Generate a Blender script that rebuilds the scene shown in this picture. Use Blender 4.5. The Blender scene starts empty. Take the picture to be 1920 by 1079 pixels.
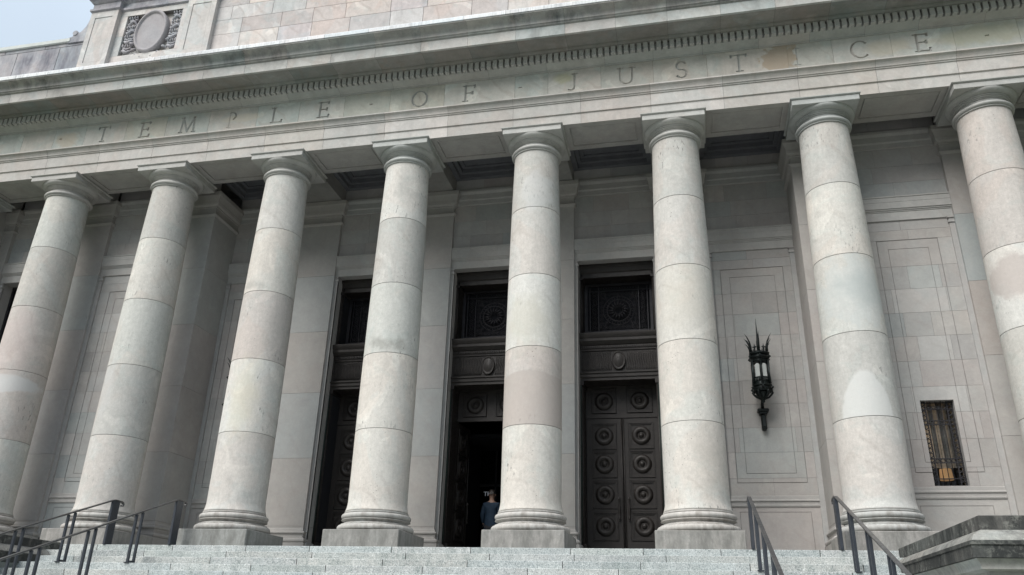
import bpy, bmesh, math, random
from mathutils import Vector, Matrix
R = random.Random(7)
rad = math.radians
scene = bpy.context.scene
COL = scene.collection

# ------------------------------------------------------------ camera
cam = bpy.data.objects.new("camera", bpy.data.cameras.new("camera"))
COL.objects.link(cam)
cam.data.sensor_width = 36.0
cam.data.lens = 27.967
cam.data.clip_start = 0.1
cam.data.clip_end = 3000
def _cam():
    yaw, pitch, roll = -0.22305, 0.40382, 0.02891
    cy, sy, cp, sp = math.cos(yaw), math.sin(yaw), math.cos(pitch), math.sin(pitch)
    f = Vector((sy*cp, cy*cp, sp)); r = Vector((cy, -sy, 0)); u = r.cross(f)
    cr, sr = math.cos(roll), math.sin(roll)
    r2 = cr*r + sr*u; u2 = -sr*r + cr*u
    m = Matrix((r2, u2, -f)).transposed().to_4x4()
    m.translation = Vector((16.368, -16.283, -1.364))
    return m
cam.matrix_world = _cam()
scene.camera = cam
scene.render.resolution_x = 1024
scene.render.resolution_y = 575

# ------------------------------------------------------------ world, sun, exposure
SUN_EL, SUN_AZ = rad(46), rad(-31)      # azimuth measured from -Y towards -X
world = bpy.data.worlds.new("World"); scene.world = world
world.use_nodes = True
nt = world.node_tree
for n in list(nt.nodes): nt.nodes.remove(n)
wo = nt.nodes.new("ShaderNodeOutputWorld"); bg = nt.nodes.new("ShaderNodeBackground")
sky = nt.nodes.new("ShaderNodeTexSky"); sky.sky_type = 'NISHITA'; sky.sun_disc = False
sky.sun_elevation = SUN_EL; sky.sun_rotation = rad(180) + rad(31)
sky.air_density = 1.0; sky.dust_density = 6.0; sky.ozone_density = 1.0
# cloud deck: the blue sky is seen through a nearly closed pale cloud layer
tc = nt.nodes.new("ShaderNodeTexCoord"); nz = nt.nodes.new("ShaderNodeTexNoise")
nz.inputs['Scale'].default_value = 2.2; nz.inputs['Detail'].default_value = 5
nt.links.new(tc.outputs['Generated'], nz.inputs['Vector'])
mr = nt.nodes.new("ShaderNodeMapRange"); mr.inputs[1].default_value = .3; mr.inputs[2].default_value = .7
mr.inputs[3].default_value = .74; mr.inputs[4].default_value = .97
nt.links.new(nz.outputs['Fac'], mr.inputs[0])
mx = nt.nodes.new("ShaderNodeMix"); mx.data_type = 'RGBA'
mx.inputs['B'].default_value = (4.7, 5.5, 6.4, 1)
nt.links.new(mr.outputs[0], mx.inputs['Factor']); nt.links.new(sky.outputs[0], mx.inputs['A'])
# overcast sky: brighter overhead than near the horizon
sp_ = nt.nodes.new("ShaderNodeSeparateXYZ"); nt.links.new(tc.outputs['Generated'], sp_.inputs[0])
gr = nt.nodes.new("ShaderNodeMapRange"); gr.inputs[1].default_value = 0.0; gr.inputs[2].default_value = 0.95
gr.inputs[3].default_value = .25; gr.inputs[4].default_value = 1.55
nt.links.new(sp_.outputs[2], gr.inputs[0])
vm_ = nt.nodes.new("ShaderNodeVectorMath"); vm_.operation = 'SCALE'
nt.links.new(mx.outputs['Result'], vm_.inputs[0]); nt.links.new(gr.outputs[0], vm_.inputs['Scale'])
nt.links.new(vm_.outputs[0], bg.inputs['Color'])
bg.inputs['Strength'].default_value = 0.05
nt.links.new(bg.outputs[0], wo.inputs['Surface'])
sun_d = bpy.data.lights.new("sun", 'SUN'); sun = bpy.data.objects.new("sun", sun_d); COL.objects.link(sun)
sun_d.energy = 1.5; sun_d.angle = rad(42); sun_d.color = (1.0, .975, .94)
dirv = Vector((math.sin(SUN_AZ)*math.cos(SUN_EL), -math.cos(SUN_AZ)*math.cos(SUN_EL), math.sin(SUN_EL)))
sun.rotation_euler = dirv.to_track_quat('Z', 'Y').to_euler()
scene.view_settings.view_transform = 'Standard'
scene.view_settings.look = 'None'
scene.view_settings.exposure = 1.58
scene.view_settings.gamma = 1.0

# ------------------------------------------------------------ object helpers
def tag(o, label=None, cat=None, group=None, kind=None):
    if label: o["label"] = label
    if cat: o["category"] = cat
    if group: o["group"] = group
    if kind: o["kind"] = kind
    return o
def empty(name, loc, label, cat, group=None, rz=0):
    o = bpy.data.objects.new(name, None); COL.objects.link(o)
    o.location = loc; o.rotation_euler = (0, 0, rz); o.empty_display_size = .3
    return tag(o, label, cat, group)

# ------------------------------------------------------------ mesh builder
WHITE = (1, 1, 1, 0)
class MB:
    def __init__(s): s.v = []; s.f = []; s.t = []; s.sm = []
    def add(s, vs, fs, tint=WHITE, smooth=False):
        b = len(s.v); s.v += [tuple(p) for p in vs]
        for f in fs:
            s.f.append([b+i for i in f]); s.t.append(tint); s.sm.append(smooth)
    def quad(s, a, b, c, d, tint=WHITE): s.add([a, b, c, d], [(0, 1, 2, 3)], tint)
    def box(s, x0, x1, y0, y1, z0, z1, tint=WHITE):
        v = [(x0,y0,z0),(x1,y0,z0),(x1,y1,z0),(x0,y1,z0),(x0,y0,z1),(x1,y0,z1),(x1,y1,z1),(x0,y1,z1)]
        s.add(v, [(0,3,2,1),(4,5,6,7),(0,1,5,4),(1,2,6,5),(2,3,7,6),(3,0,4,7)], tint)
    def bbox(s, x0, x1, y0, y1, z0, z1, b=.006, tint=WHITE):
        # chamfered box
        bm = bmesh.new(); bmesh.ops.create_cube(bm, size=1)
        for v in bm.verts: v.co = Vector(((x0+x1)/2+v.co.x*(x1-x0), (y0+y1)/2+v.co.y*(y1-y0), (z0+z1)/2+v.co.z*(z1-z0)))
        bmesh.ops.bevel(bm, geom=bm.edges[:], offset=b, segments=1, affect='EDGES')
        s.bm(bm, tint)
    def bm(s, bm, tint=WHITE, smooth=False):
        bm.verts.index_update()
        s.add([v.co[:] for v in bm.verts], [[v.index for v in f.verts] for f in bm.faces], tint, smooth); bm.free()
    def lathe(s, prof, c=(0,0,0), n=48, tint=WHITE, axis='Z', tintf=None, capend=True, M=None):
        # prof: (r, z) bottom to top; shares rings where the profile is smooth
        dirs = [Vector((prof[i+1][0]-prof[i][0], prof[i+1][1]-prof[i][1])).normalized() for i in range(len(prof)-1)]
        def P(r, z, k):
            a = 2*math.pi*k/n; p = Vector((r*math.cos(a), r*math.sin(a), z))
            if axis == 'Y': p = Vector((p.x, -p.z, p.y))
            if M: p = M @ p
            return (p.x+c[0], p.y+c[1], p.z+c[2])
        ring = None
        for i in range(len(prof)-1):
            if ring is None or (i > 0 and dirs[i-1].dot(dirs[i]) < .8):
                ring = len(s.v); s.v += [P(prof[i][0], prof[i][1], k) for k in range(n)]
            r2 = len(s.v); s.v += [P(prof[i+1][0], prof[i+1][1], k) for k in range(n)]
            t = tintf(.5*(prof[i][1]+prof[i+1][1])) if tintf else tint
            for k in range(n):
                k2 = (k+1) % n
                s.f.append([ring+k, ring+k2, r2+k2, r2+k]); s.t.append(t); s.sm.append(True)
            ring = r2
        if capend:
            for q, rev in ((prof[0], True), (prof[-1], False)):
                if q[0] > 1e-4:
                    b = len(s.v); s.v += [P(q[0], q[1], k) for k in range(n)]
                    f = [b+k for k in range(n)]; s.f.append(f[::-1] if rev else f); s.t.append(tint); s.sm.append(False)
    def tube(s, pts, r, n=8, tint=WHITE, closed=False):
        pts = [Vector(p) for p in pts]; N = len(pts)
        rr = r if isinstance(r, (list, tuple)) else [r]*N
        up = None; rings = []
        for i, p in enumerate(pts):
            if closed: d = (pts[(i+1) % N]-pts[i-1])
            else: d = pts[min(i+1, N-1)]-pts[max(i-1, 0)]
            d.normalize()
            if up is None:
                up = Vector((0,0,1)) if abs(d.z) < .9 else Vector((1,0,0))
            a = d.cross(up).normalized(); b = a.cross(d).normalized(); up = b
            rings.append(len(s.v))
            s.v += [tuple(p+(a*math.cos(2*math.pi*k/n)+b*math.sin(2*math.pi*k/n))*rr[i]) for k in range(n)]
        for i in range(N if closed else N-1):
            A, B = rings[i], rings[(i+1) % N]
            for k in range(n):
                k2 = (k+1) % n
                s.f.append([A+k, A+k2, B+k2, B+k]); s.t.append(tint); s.sm.append(True)
        if not closed:
            s.f.append([rings[0]+k for k in range(n)][::-1]); s.t.append(tint); s.sm.append(False)
            s.f.append([rings[-1]+k for k in range(n)]); s.t.append(tint); s.sm.append(False)
    def barpath(s, pts, w, h, side, tint=WHITE):
        # flat bar of width w (along side) and thickness h swept along pts
        pts = [Vector(p) for p in pts]; side = Vector(side); N = len(pts); rs = []
        for i, p in enumerate(pts):
            d = (pts[min(i+1, N-1)]-pts[max(i-1, 0)]).normalized(); nrm = side.cross(d).normalized()
            rs.append(len(s.v))
            for a, b in ((-1,-1),(1,-1),(1,.4),(.6,1),(-.6,1),(-1,.4)):
                s.v.append(tuple(p+side*(a*w/2)+nrm*(b*h/2)))
        for i in range(N-1):
            for k in range(6):
                k2 = (k+1) % 6; s.f.append([rs[i]+k, rs[i+1]+k, rs[i+1]+k2, rs[i]+k2]); s.t.append(tint); s.sm.append(False)
        s.f.append([rs[0]+k for k in range(6)]); s.t.append(tint); s.sm.append(False)
        s.f.append([rs[-1]+k for k in range(6)][::-1]); s.t.append(tint); s.sm.append(False)
    def wrap(s, path, prof, closed=False, spacing=None, tintf=None, tint=WHITE, caps=False, jd=.008, joint=.006, off0=None, ends=False):
        # moulding with profile (outward offset, z) run along path (outside on the right-hand side)
        P = [Vector((p[0], p[1])) for p in path]; N = len(P)
        segs = [(P[i], P[(i+1) % N]) for i in range(N if closed else N-1)]
        nrm = []
        for a, b in segs:
            d = (b-a).normalized(); nrm.append(Vector((d.y, -d.x)))
        secs = []
        for i, (a, b) in enumerate(segs):
            n = nrm[i]
            if closed or i > 0: m0 = nrm[i-1]
            else: m0 = n
            if closed or i < len(segs)-1: m1 = nrm[(i+1) % len(segs)]
            else: m1 = n
            ma = (m0+n)/(1+m0.dot(n)); mb_ = (m1+n)/(1+m1.dot(n))
            L = (b-a).length; d = (b-a)/L; st = [(a, ma)]
            if spacing and L > spacing*1.3:
                k = off0 if (off0 is not None and i == 0) else spacing*R.uniform(.7, 1.0)
                while k < L-spacing*.45:
                    st.append((a+d*(k-joint/2), n, 'J')); st.append((a+d*(k+joint/2), n)); k += spacing*(1 if off0 is not None else R.uniform(.85, 1.15))
            st.append((b, mb_)); secs.append(st)
        for st in secs:
            t = tintf() if tintf else tint; jn = False
            for q in range(len(st)-1):
                A, B = st[q], st[q+1]; isj = len(A) > 2
                dd = -jd if isj else 0; tt = (.38*t[0], .38*t[1], .38*t[2], t[3]) if isj else t
                prev = None; base = None
                for i in range(len(prof)-1):
                    (o1, z1), (o2, z2) = prof[i], prof[i+1]
                    v1 = Vector((o2-o1, z2-z1)).normalized()
                    share = prev is not None and prev.dot(v1) > .8
                    if not share:
                        base = len(s.v)
                        p = A[0]+A[1]*(o1+dd); r = B[0]+B[1]*(o1+dd)
                        s.v += [(p.x, p.y, z1), (r.x, r.y, z1)]
                    p = A[0]+A[1]*(o2+dd); r = B[0]+B[1]*(o2+dd)
                    nb = len(s.v); s.v += [(p.x, p.y, z2), (r.x, r.y, z2)]
                    s.f.append([base, base+1, nb+1, nb]); s.t.append(tt); s.sm.append(True)
                    base = nb; prev = v1
                if isj and tintf: t = tintf()
        if caps or ends:
            if closed:
                for (o, z), rev in ((prof[0], True), (prof[-1], False)):
                    vs = [(p[0][0].x+p[0][1].x*o, p[0][0].y+p[0][1].y*o, z) for p in secs]
                    f = list(range(len(vs))); s.add(vs, [f[::-1] if rev else f], t)
            else:
                for S_, rev in ((secs[0][0], False), (secs[-1][-1], True)):
                    vs = [(S_[0].x+S_[1].x*o, S_[0].y+S_[1].y*o, z) for o, z in prof]
                    zt, zb = prof[-1][1], prof[0][1]
                    f = list(range(len(vs))); s.add(vs, [f if rev else f[::-1]], t)
    def relief(s, O, U, V, cells, us, vs, skirt=0.0):
        # height field of flat cells; cells(i,j,uc,vc) -> (h, tint) or None; outward normal = U x V
        O, U, V = Vector(O), Vector(U), Vector(V); Nn = U.cross(V)
        us = sorted(set(round(x, 5) for x in us)); vs = sorted(set(round(x, 5) for x in vs))
        nu, nv = len(us)-1, len(vs)-1
        H = [[cells((us[i]+us[i+1])/2, (vs[j]+vs[j+1])/2) for j in range(nv)] for i in range(nu)]
        def P(u, v, h): return tuple(O+U*u+V*v+Nn*h)
        # merge runs of equal cells along u
        for j in range(nv):
            i = 0
            while i < nu:
                c = H[i][j]
                if c is None: i += 1; continue
                k = i
                while k+1 < nu and H[k+1][j] is not None and H[k+1][j] == c: k += 1
                a, b, v0, v1 = us[i], us[k+1], vs[j], vs[j+1]
                s.add([P(a,v0,c[0]),P(b,v0,c[0]),P(b,v1,c[0]),P(a,v1,c[0])], [(0,1,2,3)], c[1]); i = k+1
        def wall(p, q, h1, h2, t): s.add([P(*p,h1),P(*q,h1),P(*q,h2),P(*p,h2)], [(0,1,2,3)], t)
        lo = -skirt
        for i in range(nu+1):
            for j in range(nv):
                L = H[i-1][j] if i > 0 else None; Rr = H[i][j] if i < nu else None
                if L is None and Rr is None: continue
                hl = L[0] if L else lo; hr = Rr[0] if Rr else lo
                if abs(hl-hr) < 1e-6: continue
                if hl > hr: wall((us[i], vs[j+1]), (us[i], vs[j]), hl, hr, (L or Rr)[1])
                else: wall((us[i], vs[j]), (us[i], vs[j+1]), hr, hl, (Rr or L)[1])
        for j in range(nv+1):
            for i in range(nu):
                L = H[i][j-1] if j > 0 else None; Rr = H[i][j] if j < nv else None
                if L is None and Rr is None: continue
                hl = L[0] if L else lo; hr = Rr[0] if Rr else lo
                if abs(hl-hr) < 1e-6: continue
                if hl > hr: wall((us[i], vs[j]), (us[i+1], vs[j]), hl, hr, (L or Rr)[1])
                else: wall((us[i+1], vs[j]), (us[i], vs[j]), hr, hl, (Rr or L)[1])
    def build(s, name, mat, parent=None, loc=None, link=True, label=None):
        me = bpy.data.meshes.new(name)
        me.from_pydata(s.v, [], s.f); me.update()
        me.polygons.foreach_set("use_smooth", s.sm)
        ca = me.color_attributes.new("tint", 'FLOAT_COLOR', 'CORNER')
        data = []
        for p in me.polygons:
            t = s.t[p.index]
            data += list(t)*p.loop_total
        ca.data.foreach_set("color", data)
        me.materials.append(mat)
        o = bpy.data.objects.new(name, me); COL.objects.link(o)
        if loc: o.location = loc
        if parent:
            o.parent = parent; L = Vector((0, 0, 0)); q = parent
            while q: L += q.location; q = q.parent
            if loc is None: o.matrix_parent_inverse = Matrix.Translation(-Vector(WLOC(parent)))
        if label: o["label"] = label
        return o
def WLOC(o):
    # world location for unrotated helper hierarchies
    if o.parent is None: return tuple(o.location)
    b = Vector(WLOC(o.parent)); inv = o.matrix_parent_inverse.translation
    return tuple(b + inv + Vector(o.location))

# ------------------------------------------------------------ materials
def new_mat(name):
    m = bpy.data.materials.new(name); m.use_nodes = True
    t = m.node_tree; b = t.nodes["Principled BSDF"]; return m, t, b
def N(t, k, **kw):
    n = t.nodes.new(k)
    for a, b in kw.items(): setattr(n, a, b)
    return n
def maprange(t, src, a, b, c, d):
    m = N(t, "ShaderNodeMapRange"); t.links.new(src, m.inputs[0])
    for i, x in enumerate((a, b, c, d)): m.inputs[i+1].default_value = x
    return m.outputs[0]
def math_(t, op, a, b=None):
    m = N(t, "ShaderNodeMath", operation=op)
    for i, x in enumerate((a, b)):
        if x is None: continue
        if isinstance(x, (int, float)): m.inputs[i].default_value = x
        else: t.links.new(x, m.inputs[i])
    return m.outputs[0]
def mixc(t, fac, a, b, blend='MIX'):
    m = N(t, "ShaderNodeMix", data_type='RGBA', blend_type=blend)
    if isinstance(fac, (int, float)): m.inputs[0].default_value = fac
    else: t.links.new(fac, m.inputs[0])
    for k, x in (('A', a), ('B', b)):
        if isinstance(x, tuple): m.inputs[k].default_value = x if len(x) == 4 else (*x, 1)
        else: t.links.new(x, m.inputs[k])
    return m.outputs['Result']
def noise(t, vec, scale, detail=4, rough=.55, dist=0):
    n = N(t, "ShaderNodeTexNoise"); n.inputs['Scale'].default_value = scale
    n.inputs['Detail'].default_value = detail; n.inputs['Roughness'].default_value = rough; n.inputs['Distortion'].default_value = dist
    t.links.new(vec, n.inputs['Vector']); return n.outputs['Fac']
def scaled(t, vec, sc):
    m = N(t, "ShaderNodeVectorMath", operation='MULTIPLY'); t.links.new(vec, m.inputs[0]); m.inputs[1].default_value = sc; return m.outputs[0]

def stone(name, base=(.42,.415,.40), patch=.5, weather=.1, pits=.0, grain=.05, dark=(.07,.075,.075), streak_scale=(5,5,.5),
          rough=.85, stains=(), speck=0.0, bump=.25, lichen=0.0, cover=0.0, cloud=1.0, hatch=0.0):
    m, t, b = new_mat(name)
    tc = N(t, "ShaderNodeTexCoord"); at = N(t, "ShaderNodeAttribute", attribute_name="tint")
    P = tc.outputs['Object']
    sd = N(t, "ShaderNodeCombineXYZ")
    for i, k in enumerate((37.1, 17.7, 53.3)): t.links.new(math_(t, 'MULTIPLY', at.outputs['Alpha'], k), sd.inputs[i])
    add = N(t, "ShaderNodeVectorMath", operation='ADD'); t.links.new(P, add.inputs[0]); t.links.new(sd.outputs[0], add.inputs[1])
    Q = add.outputs[0]
    col = mixc(t, 1.0, (*base, 1), at.outputs['Color'], 'MULTIPLY')
    # crisp sedimentary swirls: pale and pinkish bands that meet along soft-edged curves
    n1 = noise(t, scaled(t, Q, (1, 1, .8)), .8, 2, .5, .9)
    pf = maprange(t, n1, .50, .535, 0, patch)
    col = mixc(t, pf, col, mixc(t, 1.0, col, (1.02, .975, .955, 1), 'MULTIPLY'))
    n1b = noise(t, scaled(t, Q, (1, 1, 1.3)), 1.3, 3, .5, 1.6)
    pf2 = maprange(t, n1b, .56, .60, 0, patch)
    col = mixc(t, pf2, col, mixc(t, 1.0, col, (.95, .985, .99, 1), 'MULTIPLY'))
    pf3 = maprange(t, noise(t, Q, 1.05, 2, .5, 1.2), .62, .64, 0, patch*.8)
    col = mixc(t, pf3, col, mixc(t, 1.0, col, (1.18, 1.18, 1.17, 1), 'MULTIPLY'))
    # thin bedding veins
    wv = N(t, "ShaderNodeTexWave", wave_type='BANDS', bands_direction='DIAGONAL'); wv.inputs['Scale'].default_value = 1.1
    wv.inputs['Distortion'].default_value = 9; wv.inputs['Detail'].default_value = 3; wv.inputs['Detail Scale'].default_value = .7
    t.links.new(Q, wv.inputs['Vector'])
    vf = maprange(t, wv.outputs['Fac'], .86, 1.0, 0, .24*patch)
    vm = maprange(t, noise(t, Q, .9, 2), .5, .62, 0, 1)
    col = mixc(t, math_(t, 'MULTIPLY', vf, vm), col, (.25, .2, .17, 1))
    # cloudy tone and grain
    c1 = maprange(t, noise(t, Q, 2.6, 8, .72), .3, .7, 1-.13*cloud, 1+.12*cloud)
    c2 = maprange(t, noise(t, Q, 45, 3, .7), .3, .7, 1-grain, 1+grain)
    c3 = maprange(t, noise(t, Q, 13, 5, .75), .3, .7, 1-grain*1.3, 1+grain*1.3)
    cc = math_(t, 'MULTIPLY', math_(t, 'MULTIPLY', c1, c2), c3)
    if hatch > 0: cc = math_(t, 'MULTIPLY', cc, maprange(t, noise(t, scaled(t, Q, (26, 26, 5)), 1.0, 4, .7), .3, .7, 1-hatch, 1+hatch))
    cmb = N(t, "ShaderNodeCombineColor")
    for i in range(3): t.links.new(cc, cmb.inputs[i])
    col = mixc(t, 1.0, col, cmb.outputs[0], 'MULTIPLY')
    # rain streaks and soot
    S1 = noise(t, scaled(t, P, streak_scale), 1.0, 7, .68)
    S2 = noise(t, P, .55, 4, .6)
    sf = math_(t, 'MULTIPLY', maprange(t, S1, .47-cover, .72-cover*1.3, 0, 1), maprange(t, S2, .40-cover, .68-cover*1.2, 0, 1))
    sf = math_(t, 'MULTIPLY', sf, weather)
    col = mixc(t, sf, col, (*dark, 1))
    if pits > 0:
        vo = N(t, "ShaderNodeTexVoronoi"); vo.inputs['Scale'].default_value = 17; t.links.new(Q, vo.inputs['Vector'])
        pm = maprange(t, noise(t, scaled(t, Q, (1, 1, .5)), 1.7, 3, .6), .53, .66, 0, 1)
        pd = maprange(t, vo.outputs['Distance'], .10, .20, 1, 0)
        pk = maprange(t, noise(t, Q, 9, 1), .5, .54, 0, 1)
        pf4 = math_(t, 'MULTIPLY', math_(t, 'MULTIPLY', pd, pm), pk)
        col = mixc(t, math_(t, 'MULTIPLY', pf4, pits), col, (.10, .09, .08, 1))
        # small groups of fine dark scratches
        sc = noise(t, scaled(t, Q, (22, 22, 7)), 1.0, 2, .6)
        sm = maprange(t, noise(t, Q, 1.15, 2, .5, .5), .60, .68, 0, 1)
        col = mixc(t, math_(t, 'MULTIPLY', math_(t, 'MULTIPLY', maprange(t, sc, .60, .66, 0, 1), sm), pits*.8), col, (.16, .16, .15, 1))
    if speck > 0:
        sp = noise(t, Q, 38, 3, .8)
        col = mixc(t, maprange(t, sp, .50, .62, 0, speck), col, (.13, .16, .16, 1))
        sp2 = noise(t, Q, 70, 2, .7)
        col = mixc(t, maprange(t, sp2, .56, .66, 0, speck), col, (.75, .78, .76, 1))
    if lichen > 0:
        l1 = noise(t, P, 14, 6, .75); l2 = noise(t, P, 1.2, 3, .6)
        lf = math_(t, 'MULTIPLY', maprange(t, l1, .5, .62, 0, 1), maprange(t, l2, .45, .6, 0, lichen))
        col = mixc(t, lf, col, (.42, .43, .38, 1))
    for st_ in stains:
        (cx, cy, cz, rx, ry, rz, colr, edge, amt, shape) = st_[:10]
        # a marking of its own: ellipsoid with a wandering edge, in object space
        v = N(t, "ShaderNodeVectorMath", operation='SUBTRACT'); t.links.new(P, v.inputs[0]); v.inputs[1].default_value = (cx, cy, cz)
        w = scaled(t, v.outputs[0], (1/rx, 1/ry, 1/rz))
        ln = N(t, "ShaderNodeVectorMath", operation='LENGTH'); t.links.new(w, ln.inputs[0])
        d = math_(t, 'ADD', ln.outputs['Value'], maprange(t, noise(t, P, 3.2, 4, .6), .3, .7, -shape, shape))
        f = maprange(t, d, 1-edge, 1+edge, amt, 0)
        if len(st_) > 10:
            sx = N(t, "ShaderNodeSeparateXYZ"); t.links.new(P, sx.inputs[0])
            f = math_(t, 'MULTIPLY', f, maprange(t, sx.outputs[2], st_[10]-.002, st_[10]+.002, 0, 1))
        col = mixc(t, f, col, (*colr, 1))
    t.links.new(col, b.inputs['Base Color'])
    b.inputs['Roughness'].default_value = rough; b.inputs['Specular IOR Level'].default_value = .25
    bp = N(t, "ShaderNodeBump"); bp.inputs['Strength'].default_value = bump; bp.inputs['Distance'].default_value = .01
    hh = math_(t, 'ADD', noise(t, Q, 22, 6, .7), math_(t, 'MULTIPLY', noise(t, Q, 4, 3, .6), 1.2))
    t.links.new(hh, bp.inputs['Height']); t.links.new(bp.outputs[0], b.inputs['Normal'])
    return m

def metal(name, base, rough=.45, metallic=.6, var=.4, dust=(.2,.2,.18), dustamt=.15, spec=.5):
    m, t, b = new_mat(name); tc = N(t, "ShaderNodeTexCoord"); P = tc.outputs['Object']
    n = noise(t, P, 6, 6, .7)
    col = mixc(t, maprange(t, n, .35, .65, 0, var), (*base, 1), (base[0]*1.9, base[1]*1.9, base[2]*1.8, 1))
    col = mixc(t, maprange(t, noise(t, P, 2.3, 7, .75), .5, .7, 0, dustamt), col, (*dust, 1))
    t.links.new(col, b.inputs['Base Color'])
    t.links.new(maprange(t, noise(t, P, 15, 4, .7), .3, .7, rough-.1, rough+.15), b.inputs['Roughness'])
    b.inputs['Metallic'].default_value = metallic; b.inputs['Specular IOR Level'].default_value = spec
    bp = N(t, "ShaderNodeBump"); bp.inputs['Strength'].default_value = .15; bp.inputs['Distance'].default_value = .004
    t.links.new(noise(t, P, 40, 4, .6), bp.inputs['Height']); t.links.new(bp.outputs[0], b.inputs['Normal'])
    return m
def plain(name, c, rough=.8, emit=None, es=0, var=.1, sc=8):
    m, t, b = new_mat(name); tc = N(t, "ShaderNodeTexCoord")
    col = mixc(t, maprange(t, noise(t, tc.outputs['Object'], sc, 5, .6), .3, .7, 0, 1), tuple(x*(1-var) for x in c), tuple(min(1, x*(1+var)) for x in c))
    t.links.new(col, b.inputs['Base Color']); b.inputs['Roughness'].default_value = rough
    if emit: b.inputs['Emission Color'].default_value = (*emit, 1); b.inputs['Emission Strength'].default_value = es
    return m

SB = (.45, .445, .425)
M = {}
M['wall'] = stone("wall_sandstone", (.365, .359, .350), cloud=.6, patch=.4, weather=.16, grain=.035)
M['pier'] = stone("pier_sandstone", (.365, .360, .351), cloud=.6, patch=.30, weather=.10, grain=.03)
M['arch'] = stone("architrave_sandstone", (.43, .415, .395), patch=.55, weather=.16, grain=.04)
M['soffit'] = stone("soffit_sandstone", (.37, .36, .34), patch=.3, weather=.22, grain=.04, streak_scale=(1.2, 1.2, 1.2))
M['corona'] = stone("corona_sandstone", (.42, .422, .41), patch=.8, weather=.62, grain=.05, dark=(.10, .105, .10), streak_scale=(2.6, 2.6, 1.2), bump=.35)
M['shield'] = stone("shield_stone", (.33, .325, .335), patch=.4, weather=.3, grain=.05, dark=(.15, .15, .15))
M['csoffit'] = stone("shaded_soffit_stone", (.25, .252, .242), patch=1.0, weather=.6, grain=.05, dark=(.13, .12, .10), streak_scale=(1.0, 2.5, 1.0), cover=.03)  # corona stone again; darker base holds underside shade, brown patches are stains
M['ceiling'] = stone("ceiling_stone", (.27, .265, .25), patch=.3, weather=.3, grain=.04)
M['coffer'] = stone("coffer_dark", (.15, .155, .165), patch=.1, weather=.3, grain=.05)  # even dark grey base, slightly bluer than the ceiling stone
M['cornice'] = stone("cornice_sandstone", (.37, .375, .367), patch=.8, weather=.85, cover=.03, grain=.05, dark=(.06, .07, .075), streak_scale=(2.4, 2.4, .5), bump=.4)
M['attic'] = stone("attic_sandstone", (.47, .455, .445), patch=1.0, weather=.5, grain=.05, dark=(.12, .12, .125))
M['parapet'] = stone("parapet_sandstone", (.36, .36, .38), patch=.9, cover=.05, weather=.85, grain=.06, dark=(.10, .10, .125), streak_scale=(1.7, 1.7, .45))
M['band'] = stone("weathered_band", (.66, .68, .70), patch=.4, weather=.7, grain=.08, dark=(.09, .10, .11), streak_scale=(26, 26, 1.0))
M['plinth'] = stone("plinth_stone", (.29, .285, .27), patch=.3, cover=.09, weather=.8, grain=.09, dark=(.13, .13, .12), streak_scale=(5, 5, 1.5))
M['base'] = stone("base_moulding_stone", (.41, .40, .38), patch=.3, cover=.05, weather=.8, grain=.05, dark=(.17, .15, .13), streak_scale=(9, 9, 2))
M['capital'] = stone("capital_stone", (.40, .40, .385), patch=.3, weather=.35, grain=.04, dark=(.16, .17, .16), streak_scale=(3, 3, 2))
M['granite'] = stone("granite", (.405, .42, .415), patch=.3, cover=.04, weather=.75, grain=.12, dark=(.17, .20, .19), streak_scale=(8, 8, 1.6), speck=.75, rough=.75)
M['cheek'] = stone("cheek_stone", (.15, .15, .14), patch=.4, weather=.85, grain=.14, dark=(.02, .022, .022), streak_scale=(4.0, 4.0, 1.1), cover=.14, lichen=.32, bump=.5)
M['cheekbody'] = stone("cheek_body_stone", (.40, .41, .39), patch=.5, weather=.75, grain=.07, dark=(.10, .105, .095), streak_scale=(6, 6, .6), cover=.02)
M['slope'] = stone("slope_stone", (.23, .23, .215), patch=.6, weather=.8, grain=.1, dark=(.05, .05, .048), streak_scale=(5, 5, 3), cover=.06, lichen=.5)
M['frieze'] = stone("frieze_sandstone", (.43, .432, .408), patch=1.0, weather=.24, grain=.05, stains=(
    (18.97, -.52, 10.88, .36, .6, .50, (.345, .275, .20), .12, .75, .6),
    (5.35, -.52, 10.95, .55, .3, .12, (.47, .44, .37), .15, .7, .35),
    (-.1, -.52, 10.85, .35, .3, .25, (.42, .36, .28), .2, .6, .35),
    (13.95, -.52, 11.05, .22, .3, .16, (.40, .39, .25), .3, .6, .3),
    (23.2, -.52, 10.98, .9, .3, .25, (.40, .39, .29), .25, .6, .35),
    (21.3, -.52, 10.9, .4, .3, .2, (.46, .42, .33), .25, .5, .35)))
M['bronze'] = metal("dark_bronze", (.0165, .0135, .012), rough=.5, metallic=.12, var=.5, dust=(.06, .05, .045), dustamt=.25)
M['grille'] = metal("black_bronze_grille", (.022, .021, .025), rough=.5, metallic=.4, dustamt=.1)
M['lantern'] = metal("lantern_iron", (.008, .011, .011), rough=.4, metallic=.5, dust=(.02, .04, .035), dustamt=.3)
M['rail'] = metal("painted_steel", (.028, .033, .042), rough=.42, metallic=.2, var=.3, dust=(.09, .085, .08), dustamt=.25)
M['handrail'] = metal("worn_handrail", (.06, .06, .062), rough=.35, metallic=.4, var=.5, dust=(.16, .14, .12), dustamt=.4)
M['verdigris'] = metal("green_bronze_edge", (.02, .035, .03), rough=.5, metallic=.3, dust=(.05, .10, .085), dustamt=.6)
M['milkglass'] = plain("milk_glass", (.48, .5, .48), .25, var=.06)
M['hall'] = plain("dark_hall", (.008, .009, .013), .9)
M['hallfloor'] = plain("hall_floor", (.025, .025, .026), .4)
M['room'] = plain("room_wall", (.17, .17, .16), .9)
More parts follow.
